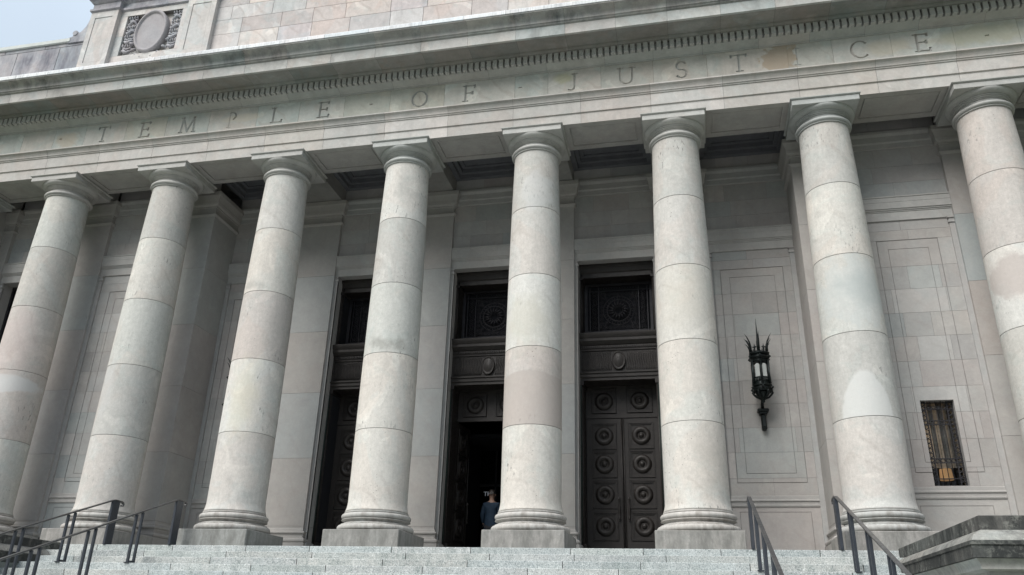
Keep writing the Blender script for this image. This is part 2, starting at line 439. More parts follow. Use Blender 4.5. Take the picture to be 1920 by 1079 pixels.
M['shade'] = plain("lit_lampshade", (.8, .5, .25), .8, emit=(1.0, .55, .24), es=.08, var=.15)
M['globe'] = plain("lit_globe", (.8, .5, .25), .8, emit=(1.0, .55, .22), es=.25)
M['curtain'] = plain("curtain_cloth", (.5, .48, .45), .9, var=.25, sc=20)
M['white'] = plain("white_lettering", (.75, .78, .85), .6, emit=(.8, .88, 1.0), es=.04)  # faint glow added so the letters read in the dark hall
M['copper'] = stone("coping_metal", (.50, .52, .50), patch=0, weather=.2, grain=.02)
M['roof'] = plain("roof_membrane", (.3, .3, .3), .9)
M['paving'] = stone("plaza_paving", (.19, .185, .18), patch=.2, weather=.3, grain=.08, dark=(.2, .2, .19), streak_scale=(1, 1, 1))
M['grass'] = plain("lawn", (.07, .10, .035), .95, var=.4, sc=3)
def glass_mat():
    m, t, b = new_mat("window_glass")
    out = t.nodes["Material Output"]; tr = N(t, "ShaderNodeBsdfTransparent"); gl = N(t, "ShaderNodeBsdfGlossy"); gl.inputs['Roughness'].default_value = .03
    tr.inputs[0].default_value = (.75, .78, .78, 1)
    fr = N(t, "ShaderNodeFresnel"); fr.inputs[0].default_value = 1.5; mxs = N(t, "ShaderNodeMixShader")
    t.links.new(fr.outputs[0], mxs.inputs[0]); t.links.new(tr.outputs[0], mxs.inputs[1]); t.links.new(gl.outputs[0], mxs.inputs[2])
    t.links.new(mxs.outputs[0], out.inputs['Surface']); return m
M['glass'] = glass_mat()

PAL = [(1,1,.99), (1.03,1.015,.995), (1.03,1.0,.985), (1.0,.965,.95), (.96,.99,.985), (.93,.97,.975), (1.07,1.07,1.06), (.93,.925,.915), (.97,.965,.96), (1.0,.985,.97)]
def tnt(sp=1.0, pal=PAL):
    c = R.choice(pal); k = R.uniform(.96, 1.04)
    return tuple((1+(x-1)*sp)*k for x in c)+(R.random(),)
def dark(t, k=.38): return (t[0]*k, t[1]*k, t[2]*k, t[3])

# ashlar with joints and incised or sunk rectangles
PAL_F = [(1,1,.98), (.965,1.0,.99), (1.04,1.06,1.05), (.98,.96,.93), (1.05,1.03,.99), (.95,.975,.96), (1.0,.985,.965), (.95,.955,.91)]
PAL_A = [(1.02,1.02,1.02), (1.05,1.05,1.05), (1.03,.99,.965), (1.0,.965,.95), (.98,.97,.985), (.99,1.0,1.0), (1.06,1.04,1.02), (.95,.94,.94)]
def ashlar(mb, O, U, V, w0, w1, courses, blen, holes=(), rings=(), sunk=(), g=.006, gd=.012, sp=1.0, skirt=.03, fixed=None, jd=.38, vj=None, pal=PAL):
    us, vs = [w0, w1], list(courses); C = []
    for k in range(len(courses)-1):
        z0, z1 = courses[k], courses[k+1]
        if vj and k in vj: xs = [w0]+list(vj[k])+[w1]
        else:
            xs = [w0]; x = w0+blen*R.uniform(.4, 1.0)
            while x < w1-blen*.35: xs.append(x); x += blen*R.uniform(.8, 1.2)
            xs.append(w1)
        row = []
        for a, b in zip(xs[:-1], xs[1:]):
            t = fixed(k, (a+b)/2) if fixed else None
            row.append((a, b, t or tnt(sp, pal)))
            if a > w0: us += [a-g/2, a+g/2]
        C.append((z0, z1, row))
        if k > 0: vs += [z0-g/2, z0+g/2]
    for q in holes: us += [q[0], q[1]]; vs += [q[2], q[3]]
    for q in rings:
        gw = q[4]; us += [q[0], q[0]+gw, q[1]-gw, q[1]]; vs += [q[2], q[2]+gw, q[3]-gw, q[3]]
    for q in sunk: us += [q[0], q[1]]; vs += [q[2], q[3]]
    us = [u for u in us if w0-1e-6 <= u <= w1+1e-6]; vs = [v for v in vs if courses[0]-1e-6 <= v <= courses[-1]+1e-6]
    def cell(u, v):
        for q in holes:
            if q[0] < u < q[1] and q[2] < v < q[3]: return None
        h = 0.0
        for q in sunk:
            if q[0] < u < q[1] and q[2] < v < q[3]: h += q[4]
        for k, (z0, z1, row) in enumerate(C):
            if z0 < v <= z1:
                vert = False
                t = None
                for a, b, tt in row:
                    if a <= u <= b:
                        t = tt
                        vert = (a > w0 and u < a+g/2) or (b < w1 and u > b-g/2)
                        break
                hz = (k > 0 and v < z0+g/2) or (k < len(C)-1 and v > z1-g/2)
                for q in rings:
                    if q[0] < u < q[1] and q[2] < v < q[3] and not (q[0]+q[4] < u < q[1]-q[4] and q[2]+q[4] < v < q[3]-q[4]):
                        return (h-.016, dark(t, .74))
                if vert or hz: return (h-gd, dark(t, jd))
                return (h, t)
        return (h, (1, 1, 1, 0))
    mb.relief(O, U, V, cell, us, vs, skirt)

# ============================================================ THE COURTHOUSE
BAY = 3.3
T = empty("courthouse", (11.55, 2.0, 0), "grey sandstone courthouse with a long Doric colonnade, carved frieze and three bronze doorways", "building")

# ---- columns: shaft > capital, base_moulding, plinth
def rshaft(z):
    k = (z-2.45)/1.6887; return .6234-.0023*k-.0055*k*k if k > 0 else .6234+.003*k
JOINTS = [2.45, 4.139, 5.828, 7.516]
W, PK, GN, CR, GY, WH = (1.0,.99,.98), (.95,.905,.89), (.98,1.0,.985), (1.07,1.055,1.025), (.90,.90,.89), (1.12,1.125,1.115)
DR = {-1: [W,GY,PK,W,GN], 0: [GN,PK,PK,GY,GN], 1: [W,GY,GN,CR,GY], 2: [W,WH,PK,CR,W], 3: [CR,CR,GN,GY,WH], 4: [CR,PK,WH,W,GY],
      5: [CR,CR,CR,W,GY], 6: [W,GY,GN,CR,GY], 7: [W,GN,WH,PK,PK], 8: [W,PK,W,GN,W]}
STN = {
 6: [(-.06,-.62,2.38,.44,3.0,.95,(.55,.555,.535),.04,.7,.035,2.455), (.12,-.55,5.05,.42,.5,.30,(.24,.28,.28),.5,.55,.45), (0,-.6,5.0,.75,.5,.75,(.45,.475,.465),.12,.5,.35)],
 4: [(0,-.6,2.75,1.5,3.0,.85,(.385,.345,.315),.02,.75,.04,2.455), (-.1,-.6,4.7,.5,.4,.55,(.46,.44,.37),.5,.5,.4), (0.1,-.6,7.95,.34,.6,.55,(.50,.50,.49),.15,.5,.3)],
 3: [(-.05,-.55,4.35,.45,.4,.12,(.20,.20,.18),.5,.5,.8), (.15,-.55,8.4,.16,.5,.5,(.24,.25,.24),.5,.35,.6)],
 2: [(.1,-.6,3.2,.28,.5,.8,(.50,.47,.36),.5,.45,.4), (-.1,-.6,6.0,.3,.4,.1,(.22,.22,.21),.5,.35,.8)],
 0: [(-.1,-.6,3.78,.9,1.2,.24,(.52,.52,.51),.08,.8,.15), (.0,-.6,4.9,.5,.6,.8,(.44,.37,.35),.35,.5,.35)],
 1: [(-.2,-.6,3.6,.2,.5,.7,(.47,.47,.46),.3,.4,.4)],
 5: [(.3,-.5,1.7,.3,.4,.6,(.33,.30,.26),.6,.35,.5), (0,-.6,5.1,.5,.4,.7,(.49,.46,.40),.5,.4,.4)],
 7: [(-.2,-.55,5.2,.8,.6,.45,(.40,.355,.33),.1,.7,.2), (.1,-.55,3.9,.3,.4,.3,(.2,.22,.22),.5,.4,.6)],
}
def arc(cx, cz, r, a0, a1, n=7, rz=None):
    rz = rz or r
    return [(cx+r*math.cos(rad(a0+(a1-a0)*k/n)), cz+rz*math.sin(rad(a0+(a1-a0)*k/n))) for k in range(n+1)]
for i in range(-1, 9):
    cx = BAY*i
    tints = [c+(R.random(),) for c in DR[i]]
    def tf(z):
        for j in JOINTS:
            if abs(z-j) < .0042: return dark(tints[2], .42)
        return tints[sum(z > j for j in JOINTS)]
    zs = [.90+.02*k for k in range(0)]
    prof = [(.640,.764),(.640,.774),(.655,.776),(.655,.795)] + [(rshaft(1.0)+.030*(1-k/5)**2, .797+.203*k/5) for k in range(6)]
    z = 1.0; marks = sorted(JOINTS+[9.07])
    for j in marks:
        n = 5
        for k in range(1, n): zz = z+(j-z)*k/n; prof.append((rshaft(zz), zz))
        if j in JOINTS:
            r = rshaft(j); prof += [(r, j-.009), (r-.004, j-.0042), (r-.012, j-.004), (r-.012, j+.004), (r-.004, j+.0042), (r, j+.009)]
        else: prof.append((rshaft(j), j))
        z = j
    smat = stone("column_sandstone_%d" % (i+1), (.482, .473, .449), patch=.65, weather=.2, pits=1.0 if i in (3,4,5) else .8, grain=.075, cloud=.5, hatch=.05, stains=STN.get(i, ()))
    mb = MB(); mb.lathe(prof, n=72, tintf=tf, tint=tints[0])
    col = mb.build("column", smat, T, None); 
    col.matrix_parent_inverse = Matrix.Translation(-Vector(T.location)); col.location = (cx, 0, 0)
    def kid(mbx, name, mat):
        o = mbx.build(name, mat); o.parent = col; return o
    t = tnt(.6)
    # base: lower torus, scotia, upper torus
    b = MB()
    pf = [(.70,.350),(.70,.362)] + arc(.735,.428,.064,-90,90,9) + [(.70,.493),(.725,.495),(.725,.512)] + [(.722-.072*math.sin(math.pi*k/8), .512+.078*k/8) for k in range(9)] + \
         [(.712,.59),(.712,.604),(.675,.607)] + arc(.672,.665,.055,-90,90,9) + [(.645,.722),(.645,.730),(.668,.732),(.668,.764),(.642,.767)]
    b.lathe(pf, n=72, tint=t); kid(b, "base_moulding", M['base'])
    b = MB(); b.bbox(-.81,.81,-.81,.81,0,.36,.012,tint=tnt(.8)); kid(b, "plinth", M['plinth'])
    # capital: astragal, necking, annulets, echinus, abacus
    b = MB(); rt = rshaft(9.07)
    pf = [(rt-.002,9.071),(rt+.03,9.074),(rt+.03,9.098),(rt+.012,9.10)] + arc(rt+.028,9.148,.046,-90,90,9) + [(rt-.012,9.197)] + [(rt-.014, 9.2+.085*k/3) for k in range(4)] + \
         [(rt+.012,9.288),(rt+.012,9.306),(rt+.022,9.310),(rt+.042,9.312),(rt+.042,9.330),(rt+.030,9.333),(rt+.066,9.336),(rt+.066,9.356),(rt+.05,9.36)] + arc(rt+.05,9.46,.125,-72,0,9,.10)
    b.lathe(pf, n=72, tint=t)
    b.bbox(-.705,.705,-.705,.705,9.462,9.595,.008,tint=t)
    b.wrap([(-.705,-.705),(.705,-.705),(.705,.705),(-.705,.705)], [(-.01,9.597),(.012,9.598),(.034,9.618),(.034,9.634),(-.02,9.636)], closed=True, caps=True, tint=t)
    b.box(-.60,.60,-.60,.60,9.634,9.66,tint=t)
    kid(b, "capital", M['capital'])

# ---- entablature
XA, XB = -9.4, 32.5
b = MB()
arch_t = lambda: tnt(1.0, [(1,1,.99),(1.02,1.01,1.0),(1.0,.975,.96),(.97,.98,.98),(1.1,1.1,1.1),(1.03,1.01,.98),(1.0,.985,.975),(.95,.95,.94)])
sp = 1.65
prof = [(0,9.66),(0,9.945),(.018,9.95),(.03,9.955),(.03,10.262),(.05,10.268),(.055,10.28),(.055,10.30),(.075,10.305),(.078,10.335)] + \
       [(.078+.075*(k/6), 10.335+.10*math.sin(math.pi/2*k/6)**1.0*1.0) for k in range(1,7)] + [(.165,10.437),(.165,10.468),(-.04,10.474)]
b.wrap([(XA,-.56),(XB,-.56)], prof, spacing=sp, off0=(1.16-XA) % 1.65, tintf=arch_t)
b.build("architrave", M['arch'], T)
b = MB()      # soffit of the architrave with sunk panels between the columns
rings = [(BAY*i+.86, BAY*(i+1)-.86, -.40, .40, .035) for i in range(-1, 8)]
sk = [(BAY*i+.895, BAY*(i+1)-.895, -.365, .365, -.03) for i in range(-1, 8)]
us = [XA, XB]; vs = [-.56, .56]
for q in rings: us += [q[0], q[0]+q[4], q[1]-q[4], q[1]]; vs += [q[2], q[2]+q[4], q[3]-q[4], q[3]]
for i in range(-1, 9): us += [BAY*i-.003, BAY*i+.003]
def cell(u, v):
    h = 0.0
    for q in rings:
        if q[0] < u < q[1] and q[2] < v < q[3]:
            h = -.035
            if q[0]+q[4] < u < q[1]-q[4] and q[2]+q[4] < v < q[3]-q[4]: h = -.018
    return (h, (1, 1, 1, .3))
b.relief((0,0,9.66), (1,0,0), (0,-1,0), cell, us, vs, 0)
b.quad((XB,.56,9.66),(XA,.56,9.66),(XA,.56,10.6),(XB,.56,10.6))
b.build("architrave_soffit", M['soffit'], T)
# frieze with the carved inscription
fz = MB()
courses = [10.47, 11.272]
vj = {0: []}; x = -9.1
jl = [-8.2,-6.9,-5.6,-4.2,-3.0,-1.6,-.55,.45,1.75,3.0,4.3,5.72,6.93,8.2,9.45,10.9,12.72,13.55,14.85,16.1,17.35,19.17,20.15,21.4,22.7,24,25.3,26.6,27.9,29.2,30.5]
vj[0] = jl
ashlar(fz, (0,-.52,0), (1,0,0), (0,0,1), XA, XB, courses, 1.3, vj=vj, skirt=.3, sp=1.25, gd=.010, g=.006, pal=PAL_F)
frieze = fz.build("frieze", M['frieze'], T)
# letters, V-cut: built from strokes, subtracted from the frieze
def letter_strokes(ch):
    # unit box: height 1, list of polylines
    A = lambda cx, cy, rx, ry, a0, a1, n=14: [(cx+rx*math.cos(rad(a0+(a1-a0)*k/n)), cy+ry*math.sin(rad(a0+(a1-a0)*k/n))) for k in range(n+1)]
    s = .055
    return {
     'T': [[(0,0),(0,1)], [(-.40,1),(.40,1)], [(-.40,.9),(-.40,1)], [(.40,.9),(.40,1)], [(-.14,0),(.14,0)]],
     'E': [[(-.24,0),(-.24,1)], [(-.36,1),(.28,1)], [(-.36,0),(.32,0)], [(-.24,.52),(.2,.52)], [(.28,.9),(.28,1)], [(.32,0),(.34,.12)], [(.2,.46),(.2,.58)]],
     'M': [[(-.46,0),(-.38,1)], [(-.38,1),(0,.05)], [(0,.05),(.38,1)], [(.38,1),(.46,0)], [(-.56,0),(-.36,0)], [(.36,0),(.56,0)], [(-.46,1),(-.36,1)], [(.36,1),(.46,1)]],
     'P': [[(-.1,1)]+A(.0,.76,.27,.24,90,-60)],
     'L': [[(-.24,0),(-.24,1)], [(-.36,1),(-.12,1)], [(-.36,0),(.32,0)], [(.32,0),(.34,.12)]],
     'O': [A(0,.5,.46,.5,0,360,32)],
     'F': [[(-.22,0),(-.22,1)], [(-.34,1),(.32,1)], [(-.34,0),(-.10,0)], [(-.22,.52),(.2,.52)], [(.32,.88),(.32,1)], [(.2,.46),(.2,.58)]],
     'J': [[(.12,1),(.12,.2)]+A(-.10,.2,.22,.22,0,-120,10), [(0,1),(.24,1)]],
     'U': [[(-.34,1),(-.34,.34)]+A(0,.34,.34,.34,180,360,16)+[(.34,1)], [(-.46,1),(-.22,1)], [(.22,1),(.46,1)]],
     'S': [A(0,.745,.255,.255,35,270,14)+A(0,.25,.28,.25,85,-145,14)],
     'I': [[(0,0),(0,1)], [(-.12,1),(.12,1)], [(-.12,0),(.12,0)]],
     'C': [A(.05,.5,.45,.5,50,310,22)],
     '.': [[(-.05,.5),(.05,.5)]],
     '|': [[(-.13,0),(-.13,.92)], [(-.24,0),(-.02,0)]],
    }[ch]
def cutter(items):
    bm = bmesh.new()
    for ch, x, z, hgt, w, dep in items:
        for pl in letter_strokes(ch):
            pts = [Vector((x+p[0]*hgt*.92, z-hgt/2+p[1]*hgt)) for p in pl]
            closed = (pts[0]-pts[-1]).length < 1e-4 and len(pts) > 4
            if closed: pts = pts[:-1]
            n = len(pts); rings = []
            for k, p in enumerate(pts):
                if closed: d = (pts[(k+1) % n]-pts[k-1]).normalized()
                else: d = (pts[min(k+1, n-1)]-pts[max(k-1, 0)]).normalized()
                nn = Vector((-d.y, d.x)); e = p.copy()
                if not closed and k == 0: e -= d*w*.45
                if not closed and k == n-1: e += d*w*.45
                ww = w*(.62 if abs(d.x) > .8 else 1.0)
                rings.append([bm.verts.new((e.x+nn.x*ww*.75, -.545, e.y+nn.y*ww*.75)), bm.verts.new((e.x, -.52+dep, e.y)), bm.verts.new((e.x-nn.x*ww*.75, -.545, e.y-nn.y*ww*.75))])
            for k in range(n if closed else n-1):
                a, c = rings[k], rings[(k+1) % n]
                for q in range(3):
                    q2 = (q+1) % 3; bm.faces.new((a[q], a[q2], c[q2], c[q]))
            if not closed: bm.faces.new(rings[0][::-1]); bm.faces.new(rings[-1])
    bmesh.ops.recalc_face_normals(bm, faces=bm.faces)
    me = bpy.data.meshes.new("cut"); bm.to_mesh(me); bm.free()
    o = bpy.data.objects.new("cut", me); COL.objects.link(o); return o
txt = [('.',-.33,.10),('T',1.04,1),('E',2.36,1),('M',3.67,1),('P',4.97,1),('L',6.30,1),('E',7.63,1),('.',8.94,.10),('O',10.25,1),('F',11.55,1),('.',12.85,.10),
       ('J',14.16,1),('U',15.46,1),('S',16.76,1),('T',18.08,1),('I',19.37,.5),('C',20.72,1),('E',22.04,1),('.',23.36,.10)]
items = []
for ch, x, k in txt:
    if ch == '.': items.append((ch, x, 10.92, .22, .075, .03))
    elif ch == 'I': items.append((ch, x, 10.92, .46, .05, .022))
    elif ch == 'P': items += [(ch, x, 10.92, .46, .062, .045), ('|', x, 10.92, .46, .05, .016)]
    else: items.append((ch, x, 10.92, .46, .062, .045))
# the frieze face is a single-sided sheet with a skirt; make it solid for the cut
cut = cutter(items)
def solidify_and_cut(o, c):
    me = o.data; bm = bmesh.new(); bm.from_mesh(me)
    bmesh.ops.remove_doubles(bm, verts=bm.verts, dist=1e-5)
    be = [e for e in bm.edges if e.is_boundary]
    bmesh.ops.holes_fill(bm, edges=be, sides=0)
    if any(e.is_boundary for e in bm.edges):
        bmesh.ops.contextual_create(bm, geom=[e for e in bm.edges if e.is_boundary])
    bmesh.ops.recalc_face_normals(bm, faces=bm.faces)
    bm.to_mesh(me); bm.free()
    md = o.modifiers.new("b", 'BOOLEAN'); md.object = c; md.solver = 'EXACT'; md.operation = 'DIFFERENCE'; md.use_self = True
    dg = bpy.context.evaluated_depsgraph_get(); ev = o.evaluated_get(dg)
    nm = bpy.data.meshes.new_from_object(ev); n0 = len(me.polygons)
    o.modifiers.clear()
    if len(nm.polygons) > 50:
        o.data = nm
        print("frieze cut", n0, len(nm.polygons))
    bpy.data.objects.remove(c)
solidify_and_cut(frieze, cut)
for p in frieze.data.polygons: p.use_smooth = False

# cornice: bed mould, dentils, soffit, corona, cyma
b = MB()
Y0 = .52
def yo(y): return -y-Y0
prof = [(yo(-.52),11.274),(yo(-.55),11.276),(yo(-.55),11.312),(yo(-.565),11.316)] + [(yo(-.565-.155*(k/6)**1.4), 11.316+.07*k/6) for k in range(1,7)] + [(yo(-.735),11.388),(yo(-.735),11.60)]
b.wrap([(XA,-.52),(XB,-.52)], prof, spacing=1.3, tintf=lambda: tnt(.7))
b.build("bed_moulding", M['capital'], T)
den = MB(); x = XA+.05
while x < XB-.1:
    den.box(x, x+.104, -.84, -.73, 11.392, 11.585, tint=(.98, .98, .97, .1)); x += .154
b2 = MB()
dt = den.build("dentil_band", M['capital'], T)
b = MB()
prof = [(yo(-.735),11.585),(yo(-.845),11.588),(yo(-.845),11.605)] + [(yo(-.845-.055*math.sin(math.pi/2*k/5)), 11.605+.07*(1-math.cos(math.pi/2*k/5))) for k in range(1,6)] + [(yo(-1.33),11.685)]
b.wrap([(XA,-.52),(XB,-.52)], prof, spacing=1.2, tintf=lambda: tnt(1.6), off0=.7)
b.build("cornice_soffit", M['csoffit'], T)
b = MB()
prof = [(yo(-1.33),11.685),(yo(-1.335),11.66),(yo(-1.40),11.658),(yo(-1.40),11.955)]
b.wrap([(XA,-.52),(XB,-.52)], prof, spacing=1.2, tintf=lambda: tnt(1.0), off0=.7)
b.build("cornice", M['corona'], T)
b = MB()
prof = [(yo(-1.40),11.955),(yo(-1.43),11.960),(yo(-1.445),11.975),(yo(-1.45),12.0),(yo(-1.475),12.005)] + \
       [(yo(-1.475-.17*(1-math.cos(math.pi/2*k/7))), 12.005+.19*math.sin(math.pi/2*k/7)) for k in range(1,8)] + [(yo(-1.665),12.197),(yo(-1.665),12.215)]
b.wrap([(XA,-.52),(XB,-.52)], prof, spacing=1.2, tintf=lambda: tnt(1.0), off0=.7)
b.build("cornice_gutter", M['cornice'], T)
b = MB()
b.wrap([(XA,-.52),(XB,-.52)], [(yo(-1.60),12.212),(yo(-1.685),12.232),(yo(-1.685),12.335),(yo(-1.66),12.365),(yo(-.45),12.50)], spacing=1.2, tintf=lambda: tnt(.8))
b.build("cornice_top_course", M['band'], T)

# ---- attic: pedestals, cartouche panels, ashlar field, low parapets
AZ0, AZ1 = 12.44, 15.40
b = MB()
for (xa, xb) in ((3.75, 19.35),):
    cs = [AZ0, 12.95, 13.48, 14.0, 14.52, 15.02, AZ1]
    ashlar(b, (0,-.45,0), (1,0,0), (0,0,1), xa, xb, cs, 1.15, sp=1.9, pal=PAL_A, skirt=.2, g=.012, gd=.02)
b.build("attic_wall", M['attic'], T)
def pedestal(cx):
    m = MB()
    ashlar(m, (cx,-.59,0), (1,0,0), (0,0,1), -.47, .47, [AZ0, AZ1], 3, rings=((-.30,.30,13.5,15.17,.02),), sunk=((-.28,.28,13.52,15.15,-.015),), skirt=.25, sp=.8)
    m.build("attic_pedestal", M['attic'], T)
for cx in (0, 3.3, 19.8, 23.1): pedestal(cx)
def cartouche(cx):
    m = MB()   # wall between two pedestals with a sunk panel
    ashlar(m, (cx,-.45,0), (1,0,0), (0,0,1), -1.2, 1.2, [AZ0, 13.2, 13.72, 14.45, 15.2, AZ1], 2.2, sunk=((-.93,.93,13.72,15.2,-.14),), skirt=.2, sp=.9)
    pn = m.build("attic_panel", M['attic'], T)
    c = MB()   # oval shield with raised rim
    n = 40
    rings = [(0.0,.150),(.30,.152),(.41,.150),(.44,.15),(.45,.19),(.475,.205),(.505,.19),(.52,.14),(.52,0)]
    vs = []
    for r, h in rings:
        for k in range(n):
            a = 2*math.pi*k/n; vs.append((cx+r*1.02*math.cos(a), -.31-h, 14.50+r*1.52*math.sin(a)))
    fs = []
    for q in range(len(rings)-1):
        for k in range(n): k2 = (k+1) % n; fs.append((q*n+k, q*n+k2, (q+1)*n+k2, (q+1)*n+k))
    c.add(vs, fs, (.97,.95,.95,.4), True)
    ob = c.build("shield", M['shield']); ob.parent = pn; ob.matrix_parent_inverse = Matrix.Identity(4)
    # carved ribbons and leaves either side
    for sgn in (-1, 1):
        rb = MB()
        x0 = cx+sgn*.74
        for q in range(4):
            z0 = 13.88+q*.35
            pts = []
            for k in range(13):
                u = k/12; pts.append((x0+(u-.5)*.34, -.37-.05*math.sin(u*math.pi), z0+.045*math.sin(u*math.pi*2.5+q)+.02*sgn*(u-.5)))
            rb.tube(pts, [.02+.036*math.sin(math.pi*min(1, max(.05, k/12))) for k in range(13)], n=6)
            pts = [(x0+(k/8-.5)*.28, -.36, z0+.13+.02*math.sin(k/8*math.pi*3+q*2)) for k in range(9)]
            rb.tube(pts, [.045+.015*math.sin(k*1.9+q) for k in range(9)], n=6)
            for k in range(4):
                xx = x0+(k-1.5)*.085
                rb.tube([(xx,-.35,z0+.16),(xx+.01*sgn,-.40,z0+.22),(xx+.03*math.sin(k*2+q),-.42,z0+.29)], [.028,.034,.008], n=6)
        for q in range(4):
            a = rad(200+q*18) if sgn < 0 else rad(340-q*18)
            rb.tube([(cx+.55*math.cos(a), -.36, 14.45+.80*math.sin(a)), (cx+.66*math.cos(a), -.42, 14.45+.90*math.sin(a)), (cx+.74*math.cos(a), -.36, 14.47+.93*math.sin(a))], [.04,.05,.015], n=6)
        ob2 = rb.build("carved_ribbons", M['parapet']); ob2.parent = pn; ob2.matrix_parent_inverse = Matrix.Identity(4)
cartouche(1.65); cartouche(21.45)
# attic cornice with breaks over the pedestals
def brk(cx): return [(cx-.47,-.45),(cx-.47,-.59),(cx+.47,-.59),(cx+.47,-.45)]
path = [(-.47, 7.0), (-.47,-.59), (.47,-.59), (.47,-.45), *brk(3.3), *brk(19.8), (22.63,-.45), (22.63,-.59), (23.57,-.59), (23.57, 7.0)]
b = MB()
prof = [(0,AZ1-.01),(.02,AZ1),(.05,AZ1+.03),(.05,AZ1+.10),(.0,AZ1+.12),(0,AZ1+.30),(.03,AZ1+.32),(.10,AZ1+.42),(.12,AZ1+.42),(.12,AZ1+.62),(.18,AZ1+.70),(.18,AZ1+.78),(-.3,AZ1+.85)]
b.wrap(path, prof, tint=(.95,.95,.96,.2))
b.build("attic_cornice", M['parapet'], T)
b = MB()
b.quad((-.47,7,12.4),(-.47,-.4,12.4),(-.47,-.4,15.5),(-.47,7,15.5)); b.quad((23.57,-.4,12.4),(23.57,7,12.4),(23.57,7,15.5),(23.57,-.4,15.5))
b.box(-.4,23.5,.2,7,12.5,15.9)
b.build("attic_core", M['attic'], T)
for sgn, xa, xb in ((-1, XA, -.47), (1, 23.57, XB)):
    b = MB()
    ashlar(b, (0,-.50,0), (1,0,0), (0,0,1), xa, xb, [12.44, 14.30, 14.43], 1.5, skirt=.4, sp=1.2, g=.02)
    b.build("low_parapet", M['parapet'], T)
    b = MB(); x1, x2 = (xa, -1.02) if sgn < 0 else (24.12, xb)
    b.bbox(x1, x2, -.56, .5, 14.44, 14.575, .01); b.build("parapet_coping", M['copper'], T)
    # scroll block beside the pedestal
    b = MB(); s = sgn; x0 = -.47 if s < 0 else 23.57
    pts = [(0,14.40),(.62,14.40),(.62,14.60),(.50,14.62),(.50,14.72),(.46,14.80),(.40,14.82),(.34,14.78),(.30,14.73),(.22,14.80),(.12,14.95),(.06,15.15),(.03,15.35),(0,15.39)]
    for yy in (-.54, .1):
        vs = [(x0+s*p[0], yy, p[1]) for p in pts]; f = list(range(len(vs))); b.add(vs, [f if (yy < 0) == (s > 0) else f[::-1]])
    for k in range(len(pts)-1):
        p, q = pts[k], pts[k+1]; b.quad((x0+s*p[0],-.54,p[1]),(x0+s*q[0],-.54,q[1]),(x0+s*q[0],.1,q[1]),(x0+s*p[0],.1,p[1]))
    b.tube([(x0+s*.43, -.56, 14.74), (x0+s*.43, .1, 14.74)], .085, n=14)
    b.build("scroll_block", M['parapet'], T)

# ---- portico ceiling, cross beams
b = MB()
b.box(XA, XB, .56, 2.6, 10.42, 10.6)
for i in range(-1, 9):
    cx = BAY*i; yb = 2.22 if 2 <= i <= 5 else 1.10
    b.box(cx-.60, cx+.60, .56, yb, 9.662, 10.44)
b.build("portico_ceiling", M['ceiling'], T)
b = MB()
def frame_ring(x0, x1, y0, y1, z, steps):
    for d, h in steps:
        for (a, c, e, f) in ((x0, x1, y0, y0+d), (x0, x1, y1-d, y1), (x0, x0+d, y0+d, y1-d), (x1-d, x1, y0+d, y1-d)):
            b.box(a, c, e, f, z-h, z-.0)
for i in range(-1, 8):
    b = MB()
    inner = 2 <= i <= 4 or i in (1, 5)
    y1 = 2.22 if inner else 1.17
    x0, x1 = BAY*i+.602, BAY*(i+1)-.602
    dmx = .13 if inner else .07
    frame_ring(x0, x1, .562, y1, 10.418, ((dmx, .34), (dmx*1.7, .22), (dmx*2.5, .10)))
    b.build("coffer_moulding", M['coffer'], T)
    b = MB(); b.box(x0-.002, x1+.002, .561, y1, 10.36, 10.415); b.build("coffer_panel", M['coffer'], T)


# ---- piers and pilasters with caps and bases
CAPP = [(0,8.93),(.012,8.935),(.03,8.96)]+arc(.03,8.985,.028,-90,90,5)+[(.01,9.015),(.01,9.03),(.004,9.04),(.004,9.20),(.02,9.205),(.02,9.235),(.045,9.24)]+[(.045+.045*math.sin(math.pi/2*k/5), 9.24+.07*(1-math.cos(math.pi/2*k/5))) for k in range(1,6)]+\
       [(.095,9.315),(.095,9.36)]+[(.10+.045*(k/5)**1.5, 9.36+.16*k/5) for k in range(1,6)]+[(.15,9.525),(.15,9.64),(.0,9.66)]
BASP = [(.11,0),(.11,.36),(.10,.365)]+arc(.06,.415,.05,-80,80,6)+[(.05,.47),(.05,.49),(.03,.50),(.03,.56)]+arc(.035,.60,.032,-80,80,5)+[(.02,.64),(.02,.665),(.0,.70)]
BL, WM, PKW = (.95,.99,1.0), (1.0,.975,.95), (1.0,.96,.94)
PJ = [0, .75, 2.39, 4.07, 5.745, 7.37, 9.66]
def pier(cx, yf, yb, half=.61, kinds=None, left=True, right=True):
    m = MB(); L = yb-yf
    cols = [c+(R.random(),) for c in (kinds or [WM, WM, PKW, WM, BL, WM])]
    fx = lambda k, u: cols[k]
    ashlar(m, (cx,yf,0), (1,0,0), (0,0,1), -half, half, PJ, 9, fixed=fx, skirt=0, g=.006, jd=.5)
    ashlar(m, (cx+half,yf,0), (0,1,0), (0,0,1), 0, L, PJ, 9, fixed=fx, skirt=0, jd=.5)
    ashlar(m, (cx-half,yb,0), (0,-1,0), (0,0,1), 0, L, PJ, 9, fixed=fx, skirt=0, jd=.5)
    o = m.build("pier" if L > .5 else "pilaster", M['pier'], T)
    path = [(cx-half,yb),(cx-half,yf),(cx+half,yf),(cx+half,yb)]
    for nm, pf in (("cap_moulding", CAPP), ("base_moulding", BASP)):
        q = MB(); q.wrap(path, pf, tint=WM+(R.random(),))
        k = q.build(nm, M['pier']); k.parent = o; k.matrix_parent_inverse = Matrix.Identity(4)
